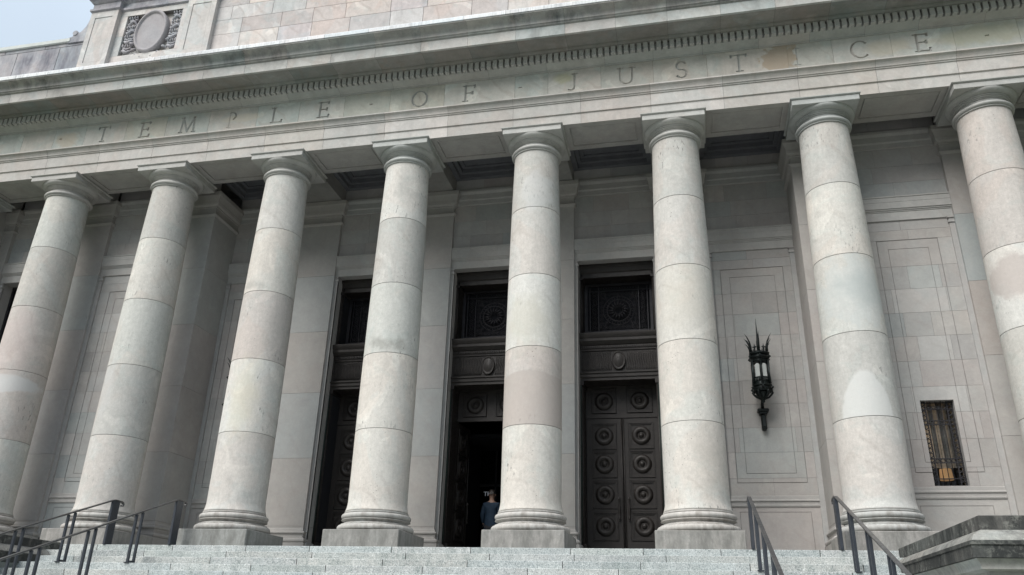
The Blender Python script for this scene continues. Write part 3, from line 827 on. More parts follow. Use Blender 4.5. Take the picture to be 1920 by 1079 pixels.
KP = {2: [WM, WM, BL, WM, BL, (.97,.955,.935)], 3: [WM, WM, BL, (.97,.97,.97), (.92,.965,.97), WM], 4: [WM,(.95,.94,.92),BL,WM,WM,WM],
      1: [WM, (.98,.965,.95), PKW, (1.0,.955,.94), (.95,.98,.975), (.96,.975,.965)], 0: [WM, (.97,.96,.955), (.95,.945,.96), (1,.965,.955), BL, PKW],
      6: [WM, WM, WM, PKW, WM, WM], 7: [WM, WM, WM, (.99,.935,.90), (.90,.97,.985), (.98,.95,.93)]}
for i in (2,3,4,5): pier(BAY*i, 2.10, 2.24, kinds=KP.get(i))
for i in (1,6): pier(BAY*i, 1.05, 2.30, kinds=KP.get(i))
for i in (-1,0,7,8): pier(BAY*i, 1.05, 1.20, kinds=KP.get(i))

# ---- bay walls
CZ = [0, 1.20, 1.42, 1.805, 2.373, 2.93, 3.474, 4.033, 4.583, 5.125, 5.683, 6.224, 6.88, 7.12, 7.36]
def bay_entab(m, c, y, half=1.04):
    m.wrap([(c-half,y),(c+half,y)], [(0,7.355),(.035,7.36),(.035,7.565),(.05,7.575),(.05,7.60),(.07,7.605),(.075,7.63),(.095,7.64),(.095,7.80),(.10,7.803),(.10,7.915),(.115,7.92),(.115,7.95),(0,7.975)], tint=(1.05,1.05,1.03,R.random()))
def bay_strip(m, c, y, z1=7.355, w0=.93, w1=1.04, half=1.04, z0=0):
    for s in (-1, 1):
        a, d = sorted((c+s*w0, c+s*w1))
        m.box(a, d, y-.045, y+.02, z0, z1-.14, tint=tnt(.5)); m.box(a-(.02 if s > 0 else 0), d+(.02 if s < 0 else 0), y-.07, y+.02, z1-.14, z1-.09, tint=tnt(.3))
        m.box(a, d, y-.055, y+.02, z1-.09, z1-.03, tint=tnt(.3)); m.box(a-(.025 if s > 0 else 0), d+(.025 if s < 0 else 0), y-.08, y+.02, z1-.03, z1, tint=tnt(.3))
def string_course(m, c, y, half):
    m.wrap([(c-half,y),(c+half,y)], [(0,1.185),(.02,1.19),(.03,1.21),(.03,1.225),(.008,1.235),(.008,1.30),(.035,1.31),(.035,1.335),(.02,1.35),(.02,1.415),(0,1.425)], tint=(1,.985,.965,R.random()))
def upper_wall(m, c, y):
    ashlar(m, (c,y,0), (1,0,0), (0,0,1), -1.05, 1.05, [7.97, 8.35, 8.78, 9.25, 9.8, 10.45], 1.0, sp=1.1, skirt=0, jd=.7, g=.005, gd=.006)
    m.wrap([(c-1.05,y),(c+1.05,y)], [(0,9.27),(.03,9.28),(.03,9.40),(.06,9.43),(.06,9.58),(.11,9.64),(.11,9.70),(.0,9.72)], tint=tnt(.4))
def panel_bay(c, y, ro, ri, win=False):
    m = MB()
    holes = [(-.32,.32,1.442,3.182)] if win else []
    bl = {0: [], 1: [], 2: [ro*.0+.02], 12: [], 13: [-.05]}
    def fx(k, u):
        if not win and k == 3 and abs(u) < ro+.01: return (.97,1.0,.99,.5)
        if k in (11, 12) and abs(u) < ro+.01 and k == 11: return (1.0,.985,.965,.2)
        return None
    vj = {0: [], 1: [], 3: [-ro, ro], 11: [-ro, ro], 12: [.05], 13: [-.08]}
    if not win: vj.update({4: [-.62,.60], 5: [.42], 6: [-.45,.5], 7: [-.6,.45], 8: [-.7,.5], 9: [-.50,.52], 10: [-.05]})
    else: vj.update({2: [.5], 4: [-.5,.75], 5: [-.45,.6], 6: [-.2], 7: [-.15,.5], 8: [-.35,.2], 9: [-.5,.6], 10: [-.1,.55]})
    ashlar(m, (c,y,0), (1,0,0), (0,0,1), -1.05, 1.05, CZ, 1.1, holes=holes,
           rings=((-ro,ro,1.70,6.875,.014), (-ri,ri,1.905,6.66,.010), (-.74,.74,.12,1.085,.010)) if not win else
                 ((-ro,ro,1.70,6.875,.014), (-ri,ri,1.905,6.66,.010), (-.66,.66,.12,1.06,.010)),
           vj=vj, fixed=fx, sp=1.35, skirt=0, jd=.62, g=.005, gd=.008)
    bay_entab(m, c, y); bay_strip(m, c, y, z0=0); string_course(m, c, y, .93); upper_wall(m, c, y)
    return m.build("wall", M['wall'], T)
YI, YO = 2.22, 1.17
panel_bay(18.15, YI, .74, .53); panel_bay(4.95, YI, .74, .53)
panel_bay(21.45, YO, .64, .42, True); panel_bay(1.65, YO, .64, .42)

def door_wall(c, y):
    m = MB()
    bay_entab(m, c, y)
    bay_strip(m, c, y, z0=.0, w0=.955)
    upper_wall(m, c, y)
    # jamb reveals and lintel soffit
    for s in (-1, 1):
        x = c+s*.955
        a, e = (x, y-.045), (x, y+.30)
        for k in range(len(PJ)-2):
            z0, z1 = PJ[k]+.004, min(PJ[k+1], 7.355)-.004; t = tnt(.5)
            q = [(a[0],a[1],z0),(e[0],e[1],z0),(e[0],e[1],z1),(a[0],a[1],z1)]
            if s > 0: q = q[::-1]
            m.quad(*q, tint=t)
        m.box(min(x+s*.004, x+s*.3), max(x+s*.004, x+s*.3), y+.004, y+.30, 0, 7.36, tint=(.5,.5,.5,0))
        bx0, bx1 = sorted((x-s*.05, x+s*.09)); m.bbox(bx0, bx1, y-.12, y+.29, 0, .38, .02, tint=tnt(.3))
    m.quad((c-.955,y-.03,7.357),(c-.955,y+.9,7.357),(c+.955,y+.9,7.357),(c+.955,y-.03,7.357), tint=tnt(.3))
    return m.build("wall", M['wall'], T)

# ---- bronze doors
def rosette(m, cx, y, cz, R_=.205, rot=None):
    mm = Matrix.Identity(3)
    prof = [(0,.055),(.03,.052),(.05,.035),(.055,.012),(.085,.012),(.09,.03),(.105,.048),(.135,.060),(.165,.055),(.195,.032),(.21,.0)]
    prof = [(r*R_/.21, -h) for r, h in prof]
    n = 28; vs = []; fs = []
    for r, h in prof:
        for k in range(n):
            a = 2*math.pi*k/n; w = 1+(.03*math.sin(a*14) if .09 < r < .2 else 0)
            vs.append((cx+r*w*math.cos(a), y+h, cz+r*w*math.sin(a)))
    for q in range(len(prof)-1):
        for k in range(n): k2 = (k+1) % n; fs.append((q*n+k, q*n+k2, (q+1)*n+k2, (q+1)*n+k))
    m.add(vs, [f[::-1] for f in fs], WHITE, True)
def door_panel(m, cx, y, cz, w, h):
    # sunk square with stepped mouldings and spandrel triangles, rosette in the middle (y = leaf face)
    for d, o in ((.0, -.022), (.028, -.008), (.05, .012)):
        x0, x1, z0, z1 = cx-w/2+d, cx+w/2-d, cz-h/2+d, cz+h/2-d; g = .024
        for (a, e, f, k) in ((x0,x1,z0,z0+g),(x0,x1,z1-g,z1),(x0,x0+g,z0+g,z1-g),(x1-g,x1,z0+g,z1-g)):
            m.box(a, e, y+o, y+.045, f, k)
    m.box(cx-w/2+.07, cx+w/2-.07, y+.018, y+.045, cz-h/2+.07, cz+h/2-.07)
    rosette(m, cx, y+.02, cz, min(w,h)*.385)
    for sx in (-1,1):
        for sz in (-1,1):
            px, pz = cx+sx*(w/2-.10), cz+sz*(h/2-.10)
            m.add([(px,y+.012,pz),(px-sx*.11,y+.012,pz),(px,y+.012,pz-sz*.11),(px,y+.04,pz),(px-sx*.11,y+.04,pz),(px,y+.04,pz-sz*.11)],
                  [((0,1,2) if sx*sz > 0 else (2,1,0)),(0,1,4,3),(1,2,5,4),(2,0,3,5)])
ROWS = [.869, 1.591, 2.309, 2.994]
def leaf_mesh(side):
    # hinge at x=0, leaf spans side*(0..-.875) i.e. from hinge towards the middle; built with hinge on the outer edge
    m = MB(); s = -side; w = .872
    xs = sorted((0, s*w)); pc = s*.43
    m.box(xs[0], xs[1], .03, .09, .02, 3.42)
    # stiles and rails
    for z0, z1 in ((.02,.53),(1.20,1.26),(1.92,1.98),(2.64,2.68),(3.31,3.42)): m.box(xs[0]+.13, xs[1]-.13, .0, .03, z0, z1)
    m.box(xs[0], xs[0]+.13, 0, .03, .02, 3.42); m.box(xs[1]-.13, xs[1], 0, .03, .02, 3.42)
    for z in ROWS: door_panel(m, pc, 0, z, .60, .64)
    e = xs[1] if s > 0 else xs[0]
    m.tube([(e-s*.02, -.012, .03), (e-s*.02, -.012, 3.41)], .014, n=8)
    return m
def handle_mesh(x):
    h = MB()
    h.lathe([(0,1.0),(.02,1.01),(.028,1.04),(.012,1.08),(.018,1.14),(.026,1.2),(.026,1.28),(.018,1.36),(.012,1.44),(.03,1.48),(.02,1.52),(0,1.54)], c=(x,-.075,0), n=12)
    for z in (1.07, 1.46): h.tube([(x,0,z),(x,-.075,z)], .014, n=8)
    h.box(x-.035, x+.035, -.012, 0, .98, 1.58)
    return h
YB = 2.52
def doorway(c, opened=False):
    w = door_wall(c, YI)
    m = MB()
    # bronze surround: jamb posts with little capitals, verdigris edge fillets
    for s in (-1, 1):
        x0, x1 = sorted((c+s*.953, c+s*.885)); m.box(x0, x1, YB, 3.12, 0, 7.2)
        x0, x1 = sorted((c+s*.953, c+s*.915)); m.box(x0, x1, YB-.05, YB, 0, 7.25)
        m.tube([(c+s*.90, YB-.015, 0), (c+s*.90, YB-.015, 4.2)], .018, n=8); m.tube([(c+s*.90, YB-.015, 5.5), (c+s*.90, YB-.015, 7.0)], .018, n=8)
        x0, x1 = sorted((c+s*.953, c+s*.86)); m.box(x0, x1, YB-.06, 3.1, 4.14, 4.24); m.box(x0, x1, YB-.08, 3.1, 6.93, 7.0)
        x0, x1 = sorted((c+s*.953, c+s*.83)); m.box(x0, x1, YB-.02, 3.12, 0, .42)
    # head moulding
    m.wrap([(c-.953,YB+.1),(c+.953,YB+.1)], [(0,7.0),(.10,7.01),(.10,7.12),(.14,7.15),(.16,7.25),(.20,7.28),(.20,7.35)])
    m.box(c-.95, c+.95, YB+.02, 3.12, 7.02, 7.34)
    m.box(c-.95, c+.95, 3.02, 3.12, 5.4, 7.02+.0) if False else None
    # transom: cornice, dentil row, reeded frieze, lower moulding
    m.wrap([(c-.953,YB+.02),(c+.953,YB+.02)], [(0,4.24),(.06,4.245),(.06,4.30),(.09,4.33),(.09,4.40),(.12,4.42),(.12,4.45),(.03,4.46),(.03,5.0),(.06,5.01),(.06,5.05),(.07,5.06),(.07,5.14),(.10,5.16),(.13,5.2),(.17,5.235),(.17,5.30),(.20,5.33),(.22,5.40),(.22,5.44),(0,5.47)], tint=WHITE)
    m.quad((c-.953,YB,4.243),(c-.953,3.12,4.243),(c+.953,3.12,4.243),(c+.953,YB,4.243)); m.quad((c-.953,YB-.0,5.468),(c+.953,YB-.0,5.468),(c+.953,3.12,5.468),(c-.953,3.12,5.468))
    x = c-.93
    while x < c+.92: m.box(x, x+.024, YB-.085, YB-.04, 5.07, 5.125); x += .046
    sur = m.build("bronze_surround", M['bronze'], T)
    def sub(mb_, name, mat, par=sur):
        o = mb_.build(name, mat); o.parent = par; o.matrix_parent_inverse = Matrix.Identity(4); return o
    # wavy reeds
    for s in (-1, 1):
      r = MB(); x = c+s*.92
      while abs(x-c) > .17:
        if True:
            pts = [(x+.016*math.sin(k/8*2*math.pi)*(1 if x < c else -1)*1.2, YB-.022, 4.50+.46*k/8) for k in range(9)]
            r.tube(pts, .011, n=5)
        x -= s*.0425
      sub(r, "reeded_panel", M['bronze'])
    o = MB(); n = 28; rr = [(0,.05),(.7,.045),(.82,.03),(.88,.06),(1.0,.05),(1.02,0)]
    vs = [(c+q*.165*math.cos(2*math.pi*k/n), YB-.02-h, 4.74+q*.245*math.sin(2*math.pi*k/n)) for q, h in rr for k in range(n)]
    fs = [(q*n+k, (q+1)*n+k, (q+1)*n+(k+1) % n, q*n+(k+1) % n) for q in range(len(rr)-1) for k in range(n)]
    o.add(vs, fs, WHITE, True); sub(o, "oval_boss", M['bronze'])
    # verdigris edges
    v = MB()
    for s in (-1, 1):
        for q in (0, 1): v.tube([(c+s*(.94-.02*q), YB-.055-.012*q, .42), (c+s*(.94-.02*q), YB-.055-.012*q, 4.12)], .006, n=5)
    sub(v, "edge_fillet", M['verdigris'])
    # transom grille
    g = MB(); yg = 2.92; zc, zt, zb = 6.27, 6.92, 5.56
    g.box(c-.88, c-.80, yg, yg+.08, 5.47, 7.0); g.box(c+.80, c+.88, yg, yg+.08, 5.47, 7.0); g.box(c-.8, c+.8, yg, yg+.08, 5.47, 5.55); g.box(c-.8, c+.8, yg, yg+.08, 6.93, 7.0)
    for a in (.52, .74):
        for s in (-1, 1): g.box(c+s*a-.012, c+s*a+.012, yg+.01, yg+.05, 5.55, 6.93)
    for z in (5.68, 6.80): g.box(c-.8, c+.8, yg+.012, yg+.048, z-.012, z+.012)
    def ring(cx, cz, r_, t_, n=24): g.tube([(cx+r_*math.cos(2*math.pi*k/n), yg+.02, cz+r_*math.sin(2*math.pi*k/n)) for k in range(n)], t_, n=5, closed=True)
    for q in range(9):
        zz = 5.76+q*.124
        for s in (-1, 1):
            ring(c+s*.63, zz, .055, .008, 12)
            g.tube([(c+s*.55,yg+.02,zz-.06),(c+s*.63,yg+.0,zz),(c+s*.71,yg+.02,zz+.06)], .007, n=4); g.tube([(c+s*.55,yg+.02,zz+.06),(c+s*.63,yg+.0,zz),(c+s*.71,yg+.02,zz-.06)], .007, n=4)
    for q in range(15):
        ring(c-.49+q*.07, 5.615, .03, .006, 10); ring(c-.49+q*.07, 6.865, .03, .006, 10)
    ring(c, 6.24, .30, .014, 32); ring(c, 6.24, .40, .010, 32); ring(c, 6.24, .11, .02, 16)
    for k in range(16):
        a = 2*math.pi*k/16; ca, sa = math.cos(a), math.sin(a)
        g.tube([(c+.10*ca,yg+.01,6.24+.10*sa),(c+.17*ca-.02*sa,yg-.02,6.24+.17*sa+.02*ca),(c+.27*ca,yg+.0,6.24+.27*sa)], [.016,.026,.012], n=5)
        ring(c+.35*ca, 6.24+.35*sa, .038, .007, 10)
    for ix in range(9):
        for iz in range(9):
            px, pz = -.44+ix*.11, -.46+iz*.115
            if math.hypot(px, pz) > .43: ring(c+px, 6.24+pz, .048, .005, 8); ring(c+px, 6.24+pz, .02, .007, 6)
    for sx in (-1,1):
        for sz in (-1,1):
            for d in (.1, .17): ring(c+sx*.42, 6.24+sz*.44, d*.55, .008, 12)
            g.tube([(c+sx*.30,yg+.02,6.24+sz*.30),(c+sx*.38,yg,6.24+sz*.48),(c+sx*.5,yg+.02,6.24+sz*.54)], .009, n=5)
    sub(g, "transom_grille", M['grille'])
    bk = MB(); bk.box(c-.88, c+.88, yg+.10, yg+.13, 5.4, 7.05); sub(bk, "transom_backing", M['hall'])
    # fixed panel row above the leaves
    f = MB(); yl = 3.02
    f.box(c-.885, c+.885, yl+.03, yl+.09, 3.46, 4.25)
    f.box(c-.885, c+.885, yl-.02, yl+.03, 3.43, 3.53); f.box(c-.885, c+.885, yl, yl+.03, 4.19, 4.25)
    for a, e in ((-.885,-.76),(-.12,.12),(.76,.885)): f.box(c+a, c+e, yl, yl+.03, 3.53, 4.19)
    for s in (-1, 1): door_panel(f, c+s*.44, yl, 3.86, .60, .60)
    f.build("overdoor_panel", M['bronze'], T)
    for s in (-1, 1):
        lf = leaf_mesh(s).build("door_leaf", M['bronze'])
        lf.parent = T; lf.matrix_parent_inverse = Matrix.Translation(-Vector(T.location)); lf.location = (c+s*.88, yl, 0)
        hd = handle_mesh(-s*.765).build("door_handle", M['bronze']); hd.parent = lf
        if opened:
            lf.rotation_euler = (0, 0, rad(-s*84)) if s > 0 else (0, 0, rad(84))
            lf["label"] = "bronze leaf standing open against the hall wall"
for c in (8.25, 14.85): doorway(c)
doorway(11.55, True)
# end bays (between the last columns): tall dark window openings
for c in (-1.65, 24.75):
    m = MB(); bay_entab(m, c, YO); bay_strip(m, c, YO, z0=0, w0=.93); upper_wall(m, c, YO)
    for s in (-1, 1):
        x0, x1 = sorted((c+s*.93, c+s*1.2)); m.box(x0, x1, YO+.003, YO+.4, 0, 7.36, tint=tnt(.3))
    m.box(c-.93, c+.93, YO-.02, YO+.4, 0, 1.2, tint=tnt(.3)); m.box(c-1.0, c+1.0, YO-.02, YO+.4, 7.36, 7.95, tint=tnt(.3))
    m.build("wall", M['wall'], T)
    w = MB()
    for k in range(4): w.box(c-.92+k*.60, c-.86+k*.60, YO+.3, YO+.36, 1.2, 7.36)
    for z in (1.2, 2.6, 4.0, 5.3, 7.28): w.box(c-.92, c+.92, YO+.29, YO+.35, z, z+.08)
    wf = w.build("window_frame", M['grille'], T)
    g = MB(); g.quad((c-.9,YO+.34,1.2),(c+.9,YO+.34,1.2),(c+.9,YO+.34,7.3),(c-.9,YO+.34,7.3)); k = g.build("window_pane", M['glass']); k.parent = wf; k.matrix_parent_inverse = Matrix.Identity(4)
    g = MB(); g.box(c-1.2, c+1.2, YO+.9, YO+1.0, 0, 7.6); g.build("dark_room", M['hall'], T)

# ---- small barred windows
def small_window(c, lit=True):
    y = YO; m = MB()
    x0, x1, z0, z1 = c-.32, c+.32, 1.442, 3.182
    t = tnt(.3)
    for q in (((x0,y,z0),(x0,y+.30,z0),(x0,y+.30,z1),(x0,y,z1)), ((x1,y+.30,z0),(x1,y,z0),(x1,y,z1),(x1,y+.30,z1)), ((x0,y,z1),(x0,y+.30,z1),(x1,y+.30,z1),(x1,y,z1)), ((x0,y,z0),(x1,y,z0),(x1,y+.30,z0),(x0,y+.30,z0))):
        m.quad(*q, tint=t)
    wn = m.build("window_reveal", M['wall'], T)
    def sub(mb_, name, mat): o = mb_.build(name, mat); o.parent = wn; o.matrix_parent_inverse = Matrix.Identity(4); return o
    g = MB(); yg = y+.13
    def ring(cx, cz, r_, t_, n=14): g.tube([(cx+r_*math.cos(2*math.pi*k/n), yg, cz+r_*math.sin(2*math.pi*k/n)) for k in range(n)], t_, n=5, closed=True)
    for a in (-.305, -.205, .205, .305): g.box(c+a-.009, c+a+.009, yg-.014, yg+.014, z0, z1)
    for z in (z0+.01, 1.60, 1.92, 2.0, 2.70, 2.78, 3.02, z1-.03): g.box(x0, x1, yg-.013, yg+.013, z-.009, z+.009)
    n = 18
    for k in range(n):
        zz = z0+.055+k*(z1-z0-.10)/(n-1)
        for s in (-1, 1): ring(c+s*.255, zz, .042, .009)
    for a in (-.10, 0, .10): g.tube([(c+a,yg,z0),(c+a,yg,z1)], .008, n=6)
    for a in (-.16, -.05, .05, .16): g.tube([(c+a,yg+.004,2.0),(c+a,yg+.004,2.7)], .004, n=5)
    for a in (-.15, -.05, .05, .15): ring(c+a, 2.74, .035, .007); ring(c+a, 1.96, .036, .008); ring(c+a, 3.06, .03, .008)
    sub(g, "window_grille", M['grille'])
    gl = MB(); gl.quad((x0,y+.26,z0),(x1,y+.26,z0),(x1,y+.26,z1),(x0,y+.26,z1)); sub(gl, "window_pane", M['glass'])
    rm = MB(); ya, yb = y+.31, y+1.5
    rm.quad((c-1,yb,1),(c+1,yb,1),(c+1,yb,3.8),(c-1,yb,3.8)); rm.quad((c-1,ya,1),(c-1,yb,1),(c-1,yb,3.8),(c-1,ya,3.8)); rm.quad((c+1,yb,1),(c+1,ya,1),(c+1,ya,3.8),(c+1,yb,3.8))
    rm.quad((c-1,ya,3.8),(c-1,yb,3.8),(c+1,yb,3.8),(c+1,ya,3.8)); rm.quad((c-1,ya,1.0),(c+1,ya,1.0),(c+1,yb,1.0),(c-1,yb,1.0))
    sub(rm, "room_walls", M['room'])
    cu = MB(); vs = []
    for k in range(25): vs += [(c-.5+k*.045, y+.62+.03*math.sin(k*1.7), 1.9), (c-.5+k*.045, y+.62+.03*math.sin(k*1.7), 3.3)]
    cu.add(vs, [(2*k, 2*k+2, 2*k+3, 2*k+1) for k in range(24)]); sub(cu, "curtain", M['curtain'])
    if lit:
        sh = MB(); sh.lathe([(.0,1.64),(.13,1.64),(.11,1.86),(.0,1.86)], c=(c+.07,y+.52,0), n=24); sub(sh, "lampshade", M['shade'])
        ld = bpy.data.lights.new('room_lamp', 'POINT'); lo_ = bpy.data.objects.new('room_lamp', ld); COL.objects.link(lo_); lo_.location = (c-.62, y+.36, 2.5); ld.energy = 2.2; ld.color = (1.0, .72, .45); ld.shadow_soft_size = .04
        gb = MB()
        for zc in (2.52, 2.63): gb.lathe([(.0,zc-.05),(.04,zc-.03),(.05,zc),(.04,zc+.03),(.0,zc+.05)], c=(c-.27,y+.33,0), n=16)
        sub(gb, "lit_globe", M['globe'])
small_window(21.45)

# ---- interior hall behind the doors
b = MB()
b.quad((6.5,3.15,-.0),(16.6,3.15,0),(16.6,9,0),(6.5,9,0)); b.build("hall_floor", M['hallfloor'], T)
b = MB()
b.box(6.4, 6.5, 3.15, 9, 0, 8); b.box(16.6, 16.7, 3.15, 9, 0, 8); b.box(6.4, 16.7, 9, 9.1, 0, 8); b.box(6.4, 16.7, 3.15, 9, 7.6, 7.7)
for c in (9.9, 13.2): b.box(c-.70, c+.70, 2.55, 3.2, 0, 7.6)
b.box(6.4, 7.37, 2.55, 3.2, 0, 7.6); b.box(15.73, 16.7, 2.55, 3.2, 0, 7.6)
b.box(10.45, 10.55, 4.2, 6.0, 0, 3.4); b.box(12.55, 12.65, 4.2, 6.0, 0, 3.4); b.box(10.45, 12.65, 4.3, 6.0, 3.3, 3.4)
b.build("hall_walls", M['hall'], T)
b = MB()
for x in (11.0, 11.55, 12.1): b.box(x-.02, x+.02, 6.0, 6.05, 0, 3.3)
b.box(10.5, 12.6, 6.0, 6.05, 2.3, 2.36); vf = b.build("vestibule_frame", M['grille'], T)
cu = bpy.data.curves.new("sign_text", 'FONT'); cu.body = "TP"; cu.size = .17; cu.extrude = .004
so = bpy.data.objects.new("sign_text", cu); COL.objects.link(so)
dg = bpy.context.evaluated_depsgraph_get(); me = bpy.data.meshes.new_from_object(so.evaluated_get(dg)); bpy.data.objects.remove(so)
so = bpy.data.objects.new("sign_lettering", me); COL.objects.link(so); me.materials.append(M['white'])
so.parent = vf; so.matrix_parent_inverse = Matrix.Identity(4); so.location = (10.67, 5.98, 2.03); so.rotation_euler = (rad(90), 0, 0)

# ---- outer mass of the building
b = MB()
for xa, xb, sgn in ((XA, -4.2, -1), (27.3, XB, 1)):
    ashlar(b, (0,-.40,0), (1,0,0), (0,0,1), xa, xb, [-2.9,-2.2,-1.5,-.8,0,.7,1.4,2.1,2.8,3.5,4.2,4.9,5.6,6.3,7,7.7,8.4,9.1,9.66], 1.4, skirt=.5)
b.build("end_pavilion_wall", M['wall'], T)
b = MB()
b.box(XA, XB, 9.2, 20, -2.9, 12.4); b.box(XA, -3.0, .1, 9.2, -2.9, 12.4); b.box(26.1, XB, .1, 9.2, -2.9, 12.4)
b.box(-3.0, 6.39, 2.75, 9.2, -2.9, 12.4); b.box(16.71, 26.1, 2.75, 9.2, -2.9, 12.4); b.box(6.39, 16.71, 3.2, 9.2, 7.75, 12.4)
b.box(-3.1, 26.2, .56, 3.4, 10.6, 12.4)
b.box(XA, XB, -.4, .56, 10.62, 12.42)
b.build("building_core", M['wall'], T)
b = MB(); b.box(XA, XB, .0, 20.2, 12.42, 12.5); b.build("roof", M['roof'], T)

# ============================================================ SETTING
b = MB()
b.quad((-600,-600,-2.905),(600,-600,-2.905),(600,600,-2.905),(-600,600,-2.905))
tag(b.build("lawn_ground", M['grass']), kind="structure")
b = MB()
ashlar(b, (0,0,-2.900), (1,0,0), (0,1,0), -14, 38, [-60]+[-60+k*2.0 for k in range(1, 26)]+[-9.0], 2.0, skirt=0, g=.012, gd=.004, sp=.5)
tag(b.build("plaza_paving", M['paving']), kind="structure")
# steps and landing
RISE, TREAD, YL = .145, .40, -1.15
b = MB()
GT = [(1,1,1),(.93,.97,.98),(1.05,1.05,1.03),(.97,1.0,.98),(1.02,1.0,.97)]
def gt(): c = R.choice(GT); k = R.uniform(.86, 1.10); return tuple(x*k for x in c)+(R.random(),)
X0, X1 = 3.35, 19.75
for k in range(20):
    z1, z0 = -RISE*k, -RISE*(k+1); yf = YL-TREAD*k
    x = X0; first = True
    while x < X1-.01:
        xn = min(X1, x+(R.uniform(.5, 1.7) if first else R.uniform(1.3, 1.9))); first = False
        if X1-xn < .4: xn = X1
        t = gt(); xe = xn-(.012 if xn < X1 else 0)
        # riser with rounded nosing, then tread
        pts = [(yf+.006, z0), (yf, z1-.012), (yf, z1-.006), (yf+.004, z1), (yf+TREAD+.05, z1)]
        if k == 0: pts[-1] = (yf+.45, z1)
        for q in range(len(pts)-1):
            a, c = pts[q], pts[q+1]; b.quad((x,a[0],a[1]),(xe,a[0],a[1]),(xe,c[0],c[1]),(x,c[0],c[1]), tint=t)
        if xe < X1:
            td = dark(t, .12); b.quad((xe,yf+.03,z0),(xn,yf+.03,z0),(xn,yf+.03,z1),(xe,yf+.03,z1), tint=td); b.quad((xe,yf+.03,z1-.004),(xn,yf+.03,z1-.004),(xn,yf+TREAD,z1-.004),(xe,yf+TREAD,z1-.004), tint=td)
        x = xn
tag(b.build("entrance_steps", M['granite']), kind="structure")
b = MB()
ashlar(b, (0,0,-.002), (1,0,0), (0,1,0), -4.3, 27.4, [-1.155+.43, .3, 1.2, 2.2, 3.16], 1.6, skirt=.0, g=.008, gd=.006, sp=.5)
b.quad((XA,YL,-2.9),(X0,YL,-2.9),(X0,YL,-.002),(XA,YL,-.002)); b.quad((X1,YL,-2.9),(XB,YL,-2.9),(XB,YL,-.002),(X1,YL,-.002))
b.quad((XA,YL,-.004),(X0,YL,-.004),(X0,-.7,-.004),(XA,-.7,-.004)); b.quad((X1,YL,-.004),(XB,YL,-.004),(XB,-.7,-.004),(X1,-.7,-.004))
tag(b.build("portico_floor", M['granite']), kind="structure")

# cheek walls beside the steps
def cheek(x0, x1, label):
    o = empty("stair_cheek_wall", ((x0+x1)/2, -3.3, -2.9), label, "stone wall", "stone walls flanking the steps")
    path = [(x0,-5.4),(x1,-5.4),(x1,-1.16),(x0,-1.16)]
    m = MB()
    m.wrap(path, [(0,-.13),(0,.025),(-.012,.035),(-.3,.045)], closed=True, caps=True, spacing=1.3, tintf=lambda: tnt(1))
    P1 = m.build("cap_stone", M['cheek'], o)
    m = MB()
    pf = [(-.1,-.62),(.04,-.60),(.09,-.585),(.09,-.56)]+[(.09+.055*(k/5)**1.6, -.56+.09*k/5) for k in range(1,6)]
    m.wrap(path, pf, closed=True, spacing=1.2, tintf=lambda: tnt(1.2)); m.build("bed_moulding", M['cheekbody'], o)
    m = MB()
    m.wrap(path, [(.165,-.268),(.12,-.20),(-.012,-.128)], closed=True, spacing=1.3, tintf=lambda: tnt(1)); m.build("weathered_slope", M['slope'], o)
    m = MB()
    pf = [(.14,-.468),(.185,-.465),(.185,-.45),(.185,-.325),(.20,-.32),(.20,-.278),(.16,-.270)]
    m.wrap(path, pf, closed=True, spacing=1.2, tintf=lambda: dark(tnt(1.2), .6), joint=.014); m.build("cornice_moulding", M['cheek'], o)
    m = MB(); 
    m.wrap(path, [(.05,-2.9),(.05,-2.6),(-.02,-2.56),(-.02,-1.6),(-.02,-.60)], closed=True, spacing=1.4, tintf=lambda: tnt(1.2))
    m.build("wall_body", M['cheekbody'], o)
cheek(19.75, 24.2, "dark stained stone cheek wall with a black weathered cap at the right end of the steps")
cheek(-1.1, 3.35, "dark stained stone cheek wall behind the left handrails beside the steps")

# ---- handrails
def handrail(x, label, first):
    root = empty("handrail", (x, YL, 0), label, "handrail", "metal handrails on the steps")
    m = MB()
    sl = RISE/TREAD; yt = -1.13; zt = .905
    pts = [(x, yt-(7.2-k*.9), zt-sl*(7.2-k*.9)) for k in range(9)]
    pts = [(x, yt-7.5, zt-sl*7.2-.16), (x, yt-7.55, zt-sl*7.2-.06)] + pts[:-1] + [(x, yt-.03, zt-.012), (x, yt+.02, zt-.002), (x, yt+.12, zt-.004), (x, yt+.22, zt-.008), (x, yt+.275, zt-.02), (x, yt+.30, zt-.05), (x, yt+.285, zt-.085), (x, yt+.25, zt-.085)]
    m.barpath(pts, .058, .030, (-1,0,0)); m.build("top_rail", M['handrail'], root)
    m = MB(); m.bbox(x-.028, x+.028, yt-.05, yt+.17, .0, zt-.02, .006); m.build("newel_post", M['rail'], root)
    yc = -2.25
    while yc > -8.4:
        k = int((-yc-.09+YL)/TREAD)+1; k = math.floor((-(yc)+YL)/TREAD)+1
        zb = -RISE*k
        m = MB()
        for dy in (-.085, .085):
            y = yc+dy; m.bbox(x-.024, x+.024, y-.022, y+.022, zb+.02, zt-sl*(yt-y)-.02, .004)
        m.bbox(x-.05, x+.05, yc-.135, yc+.135, zb, zb+.018, .004); m.box(x-.02, x+.02, yc-.065, yc+.065, zb+.018, zb+.045)
        m.build("post_pair", M['rail'], root); yc -= TREAD*3
handrail(4.40, "leftmost black handrail, its thick top post standing before the second full column", 1)
handrail(5.92, "second handrail from the left, its thick top post just left of a plinth", 1)
handrail(17.40, "worn metal handrail on the steps directly below the fully visible wall lantern", 1)
handrail(18.86, "rightmost metal handrail, crossing before the column with the white patch", 1)

